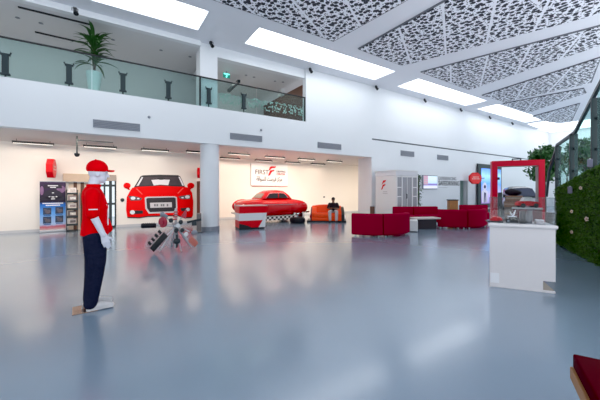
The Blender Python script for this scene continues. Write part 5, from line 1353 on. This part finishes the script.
# local +x toward the camera-left end, +y is right-hand (away); bench runs along -(+y)
Lb, Wb = .9, 1.1
obj('cushion', box(B(), (Lb / 2, Wb / 2, .405), (Lb, Wb, .09), None, .012, 3), M('cushion_red', (.085, .001, .005), .85, spec=.1, noise_amt=.1, scale=50), t, True)
obj('seat_frame', box(B(), (Lb / 2, Wb / 2 - .006, .32), (Lb + .012, Wb + .012, .078), None, .004), WOOD, t)
for x in (.12, Lb - .08):
    for y_ in (.12, Wb - .08): obj('leg', box(B(), (x, y_, .14), (.07, .07, .28)), WOOD, t)

# ------------------------------------------------------------------ light and camera
wd = bpy.data.worlds.new('World'); scene.world = wd; wd.use_nodes = True
wd.node_tree.nodes['Background'].inputs[0].default_value = (0.86, 0.93, 1.0, 1)
wd.node_tree.nodes['Background'].inputs[1].default_value = 1.25
def area(loc, rot, sx_, sy_, e, col, sp=180):
    la = bpy.data.lights.new('fill', 'AREA'); la.shape = 'RECTANGLE'; la.size = sx_; la.size_y = sy_; la.energy = e; la.color = col; la.spread = math.radians(sp)
    o = bpy.data.objects.new('fill', la); link(o); o.location = loc; o.rotation_euler = rot; return o

# added uplights, unseen behind the viewer, brightening the ceiling
area((5, -4.0, 0.6), (PI, 0, 0), 16, 4.5, 1300, (0.93, 0.96, 1.0))
area((22, -3.0, 0.6), (PI, 0, 0), 16, 6, 1050, (0.93, 0.96, 1.0))
# added warm fill lamps, unseen behind the balcony front, lighting the walls below
area((-4.5, YF + .42, ZS - .07), (math.radians(52), 0, 0), 14, .10, 100, (1.0, 0.86, 0.73), 95)
area((XJ + 3.3, YF + .42, ZS - .07), (math.radians(52), 0, 0), 5.9, .10, 105, (1.0, 0.85, 0.70), 95)
area((13.9, YF + .42, ZS - .07), (math.radians(52), 0, 0), 4.2, .10, 60, (1.0, 0.85, 0.70), 95)
area((-4, 12.4, ZU - .06), (0, 0, 0), 12, .3, 22, (1, .97, .93))  # added fill lamps brightening the balcony and the room behind it
area(((XP1 + XR) / 2, 13.2, ZL - .06), (0, 0, 0), 3, .3, 20, (1, .97, .93))

cam = bpy.data.cameras.new('Camera'); co = bpy.data.objects.new('Camera', cam); link(co)
co.location = (0, 0, EYE); co.rotation_euler = (PI / 2, 0, TH - PI / 2)
cam.sensor_fit = 'HORIZONTAL'; cam.sensor_width = 36.0; cam.lens = FOC / 600 * 36.0
cam.shift_y = -(200 - HY) / 600.0; cam.clip_start = 0.05; cam.clip_end = 200
scene.camera = co
scene.view_settings.view_transform = 'Standard'
scene.view_settings.look = 'None'
scene.view_settings.exposure = 0.12
scene.view_settings.gamma = 1.0
scene.view_settings.use_curve_mapping = True
scene.view_settings.curve_mapping.black_level = (0.008, 0.008, 0.007)
scene.view_settings.curve_mapping.update()
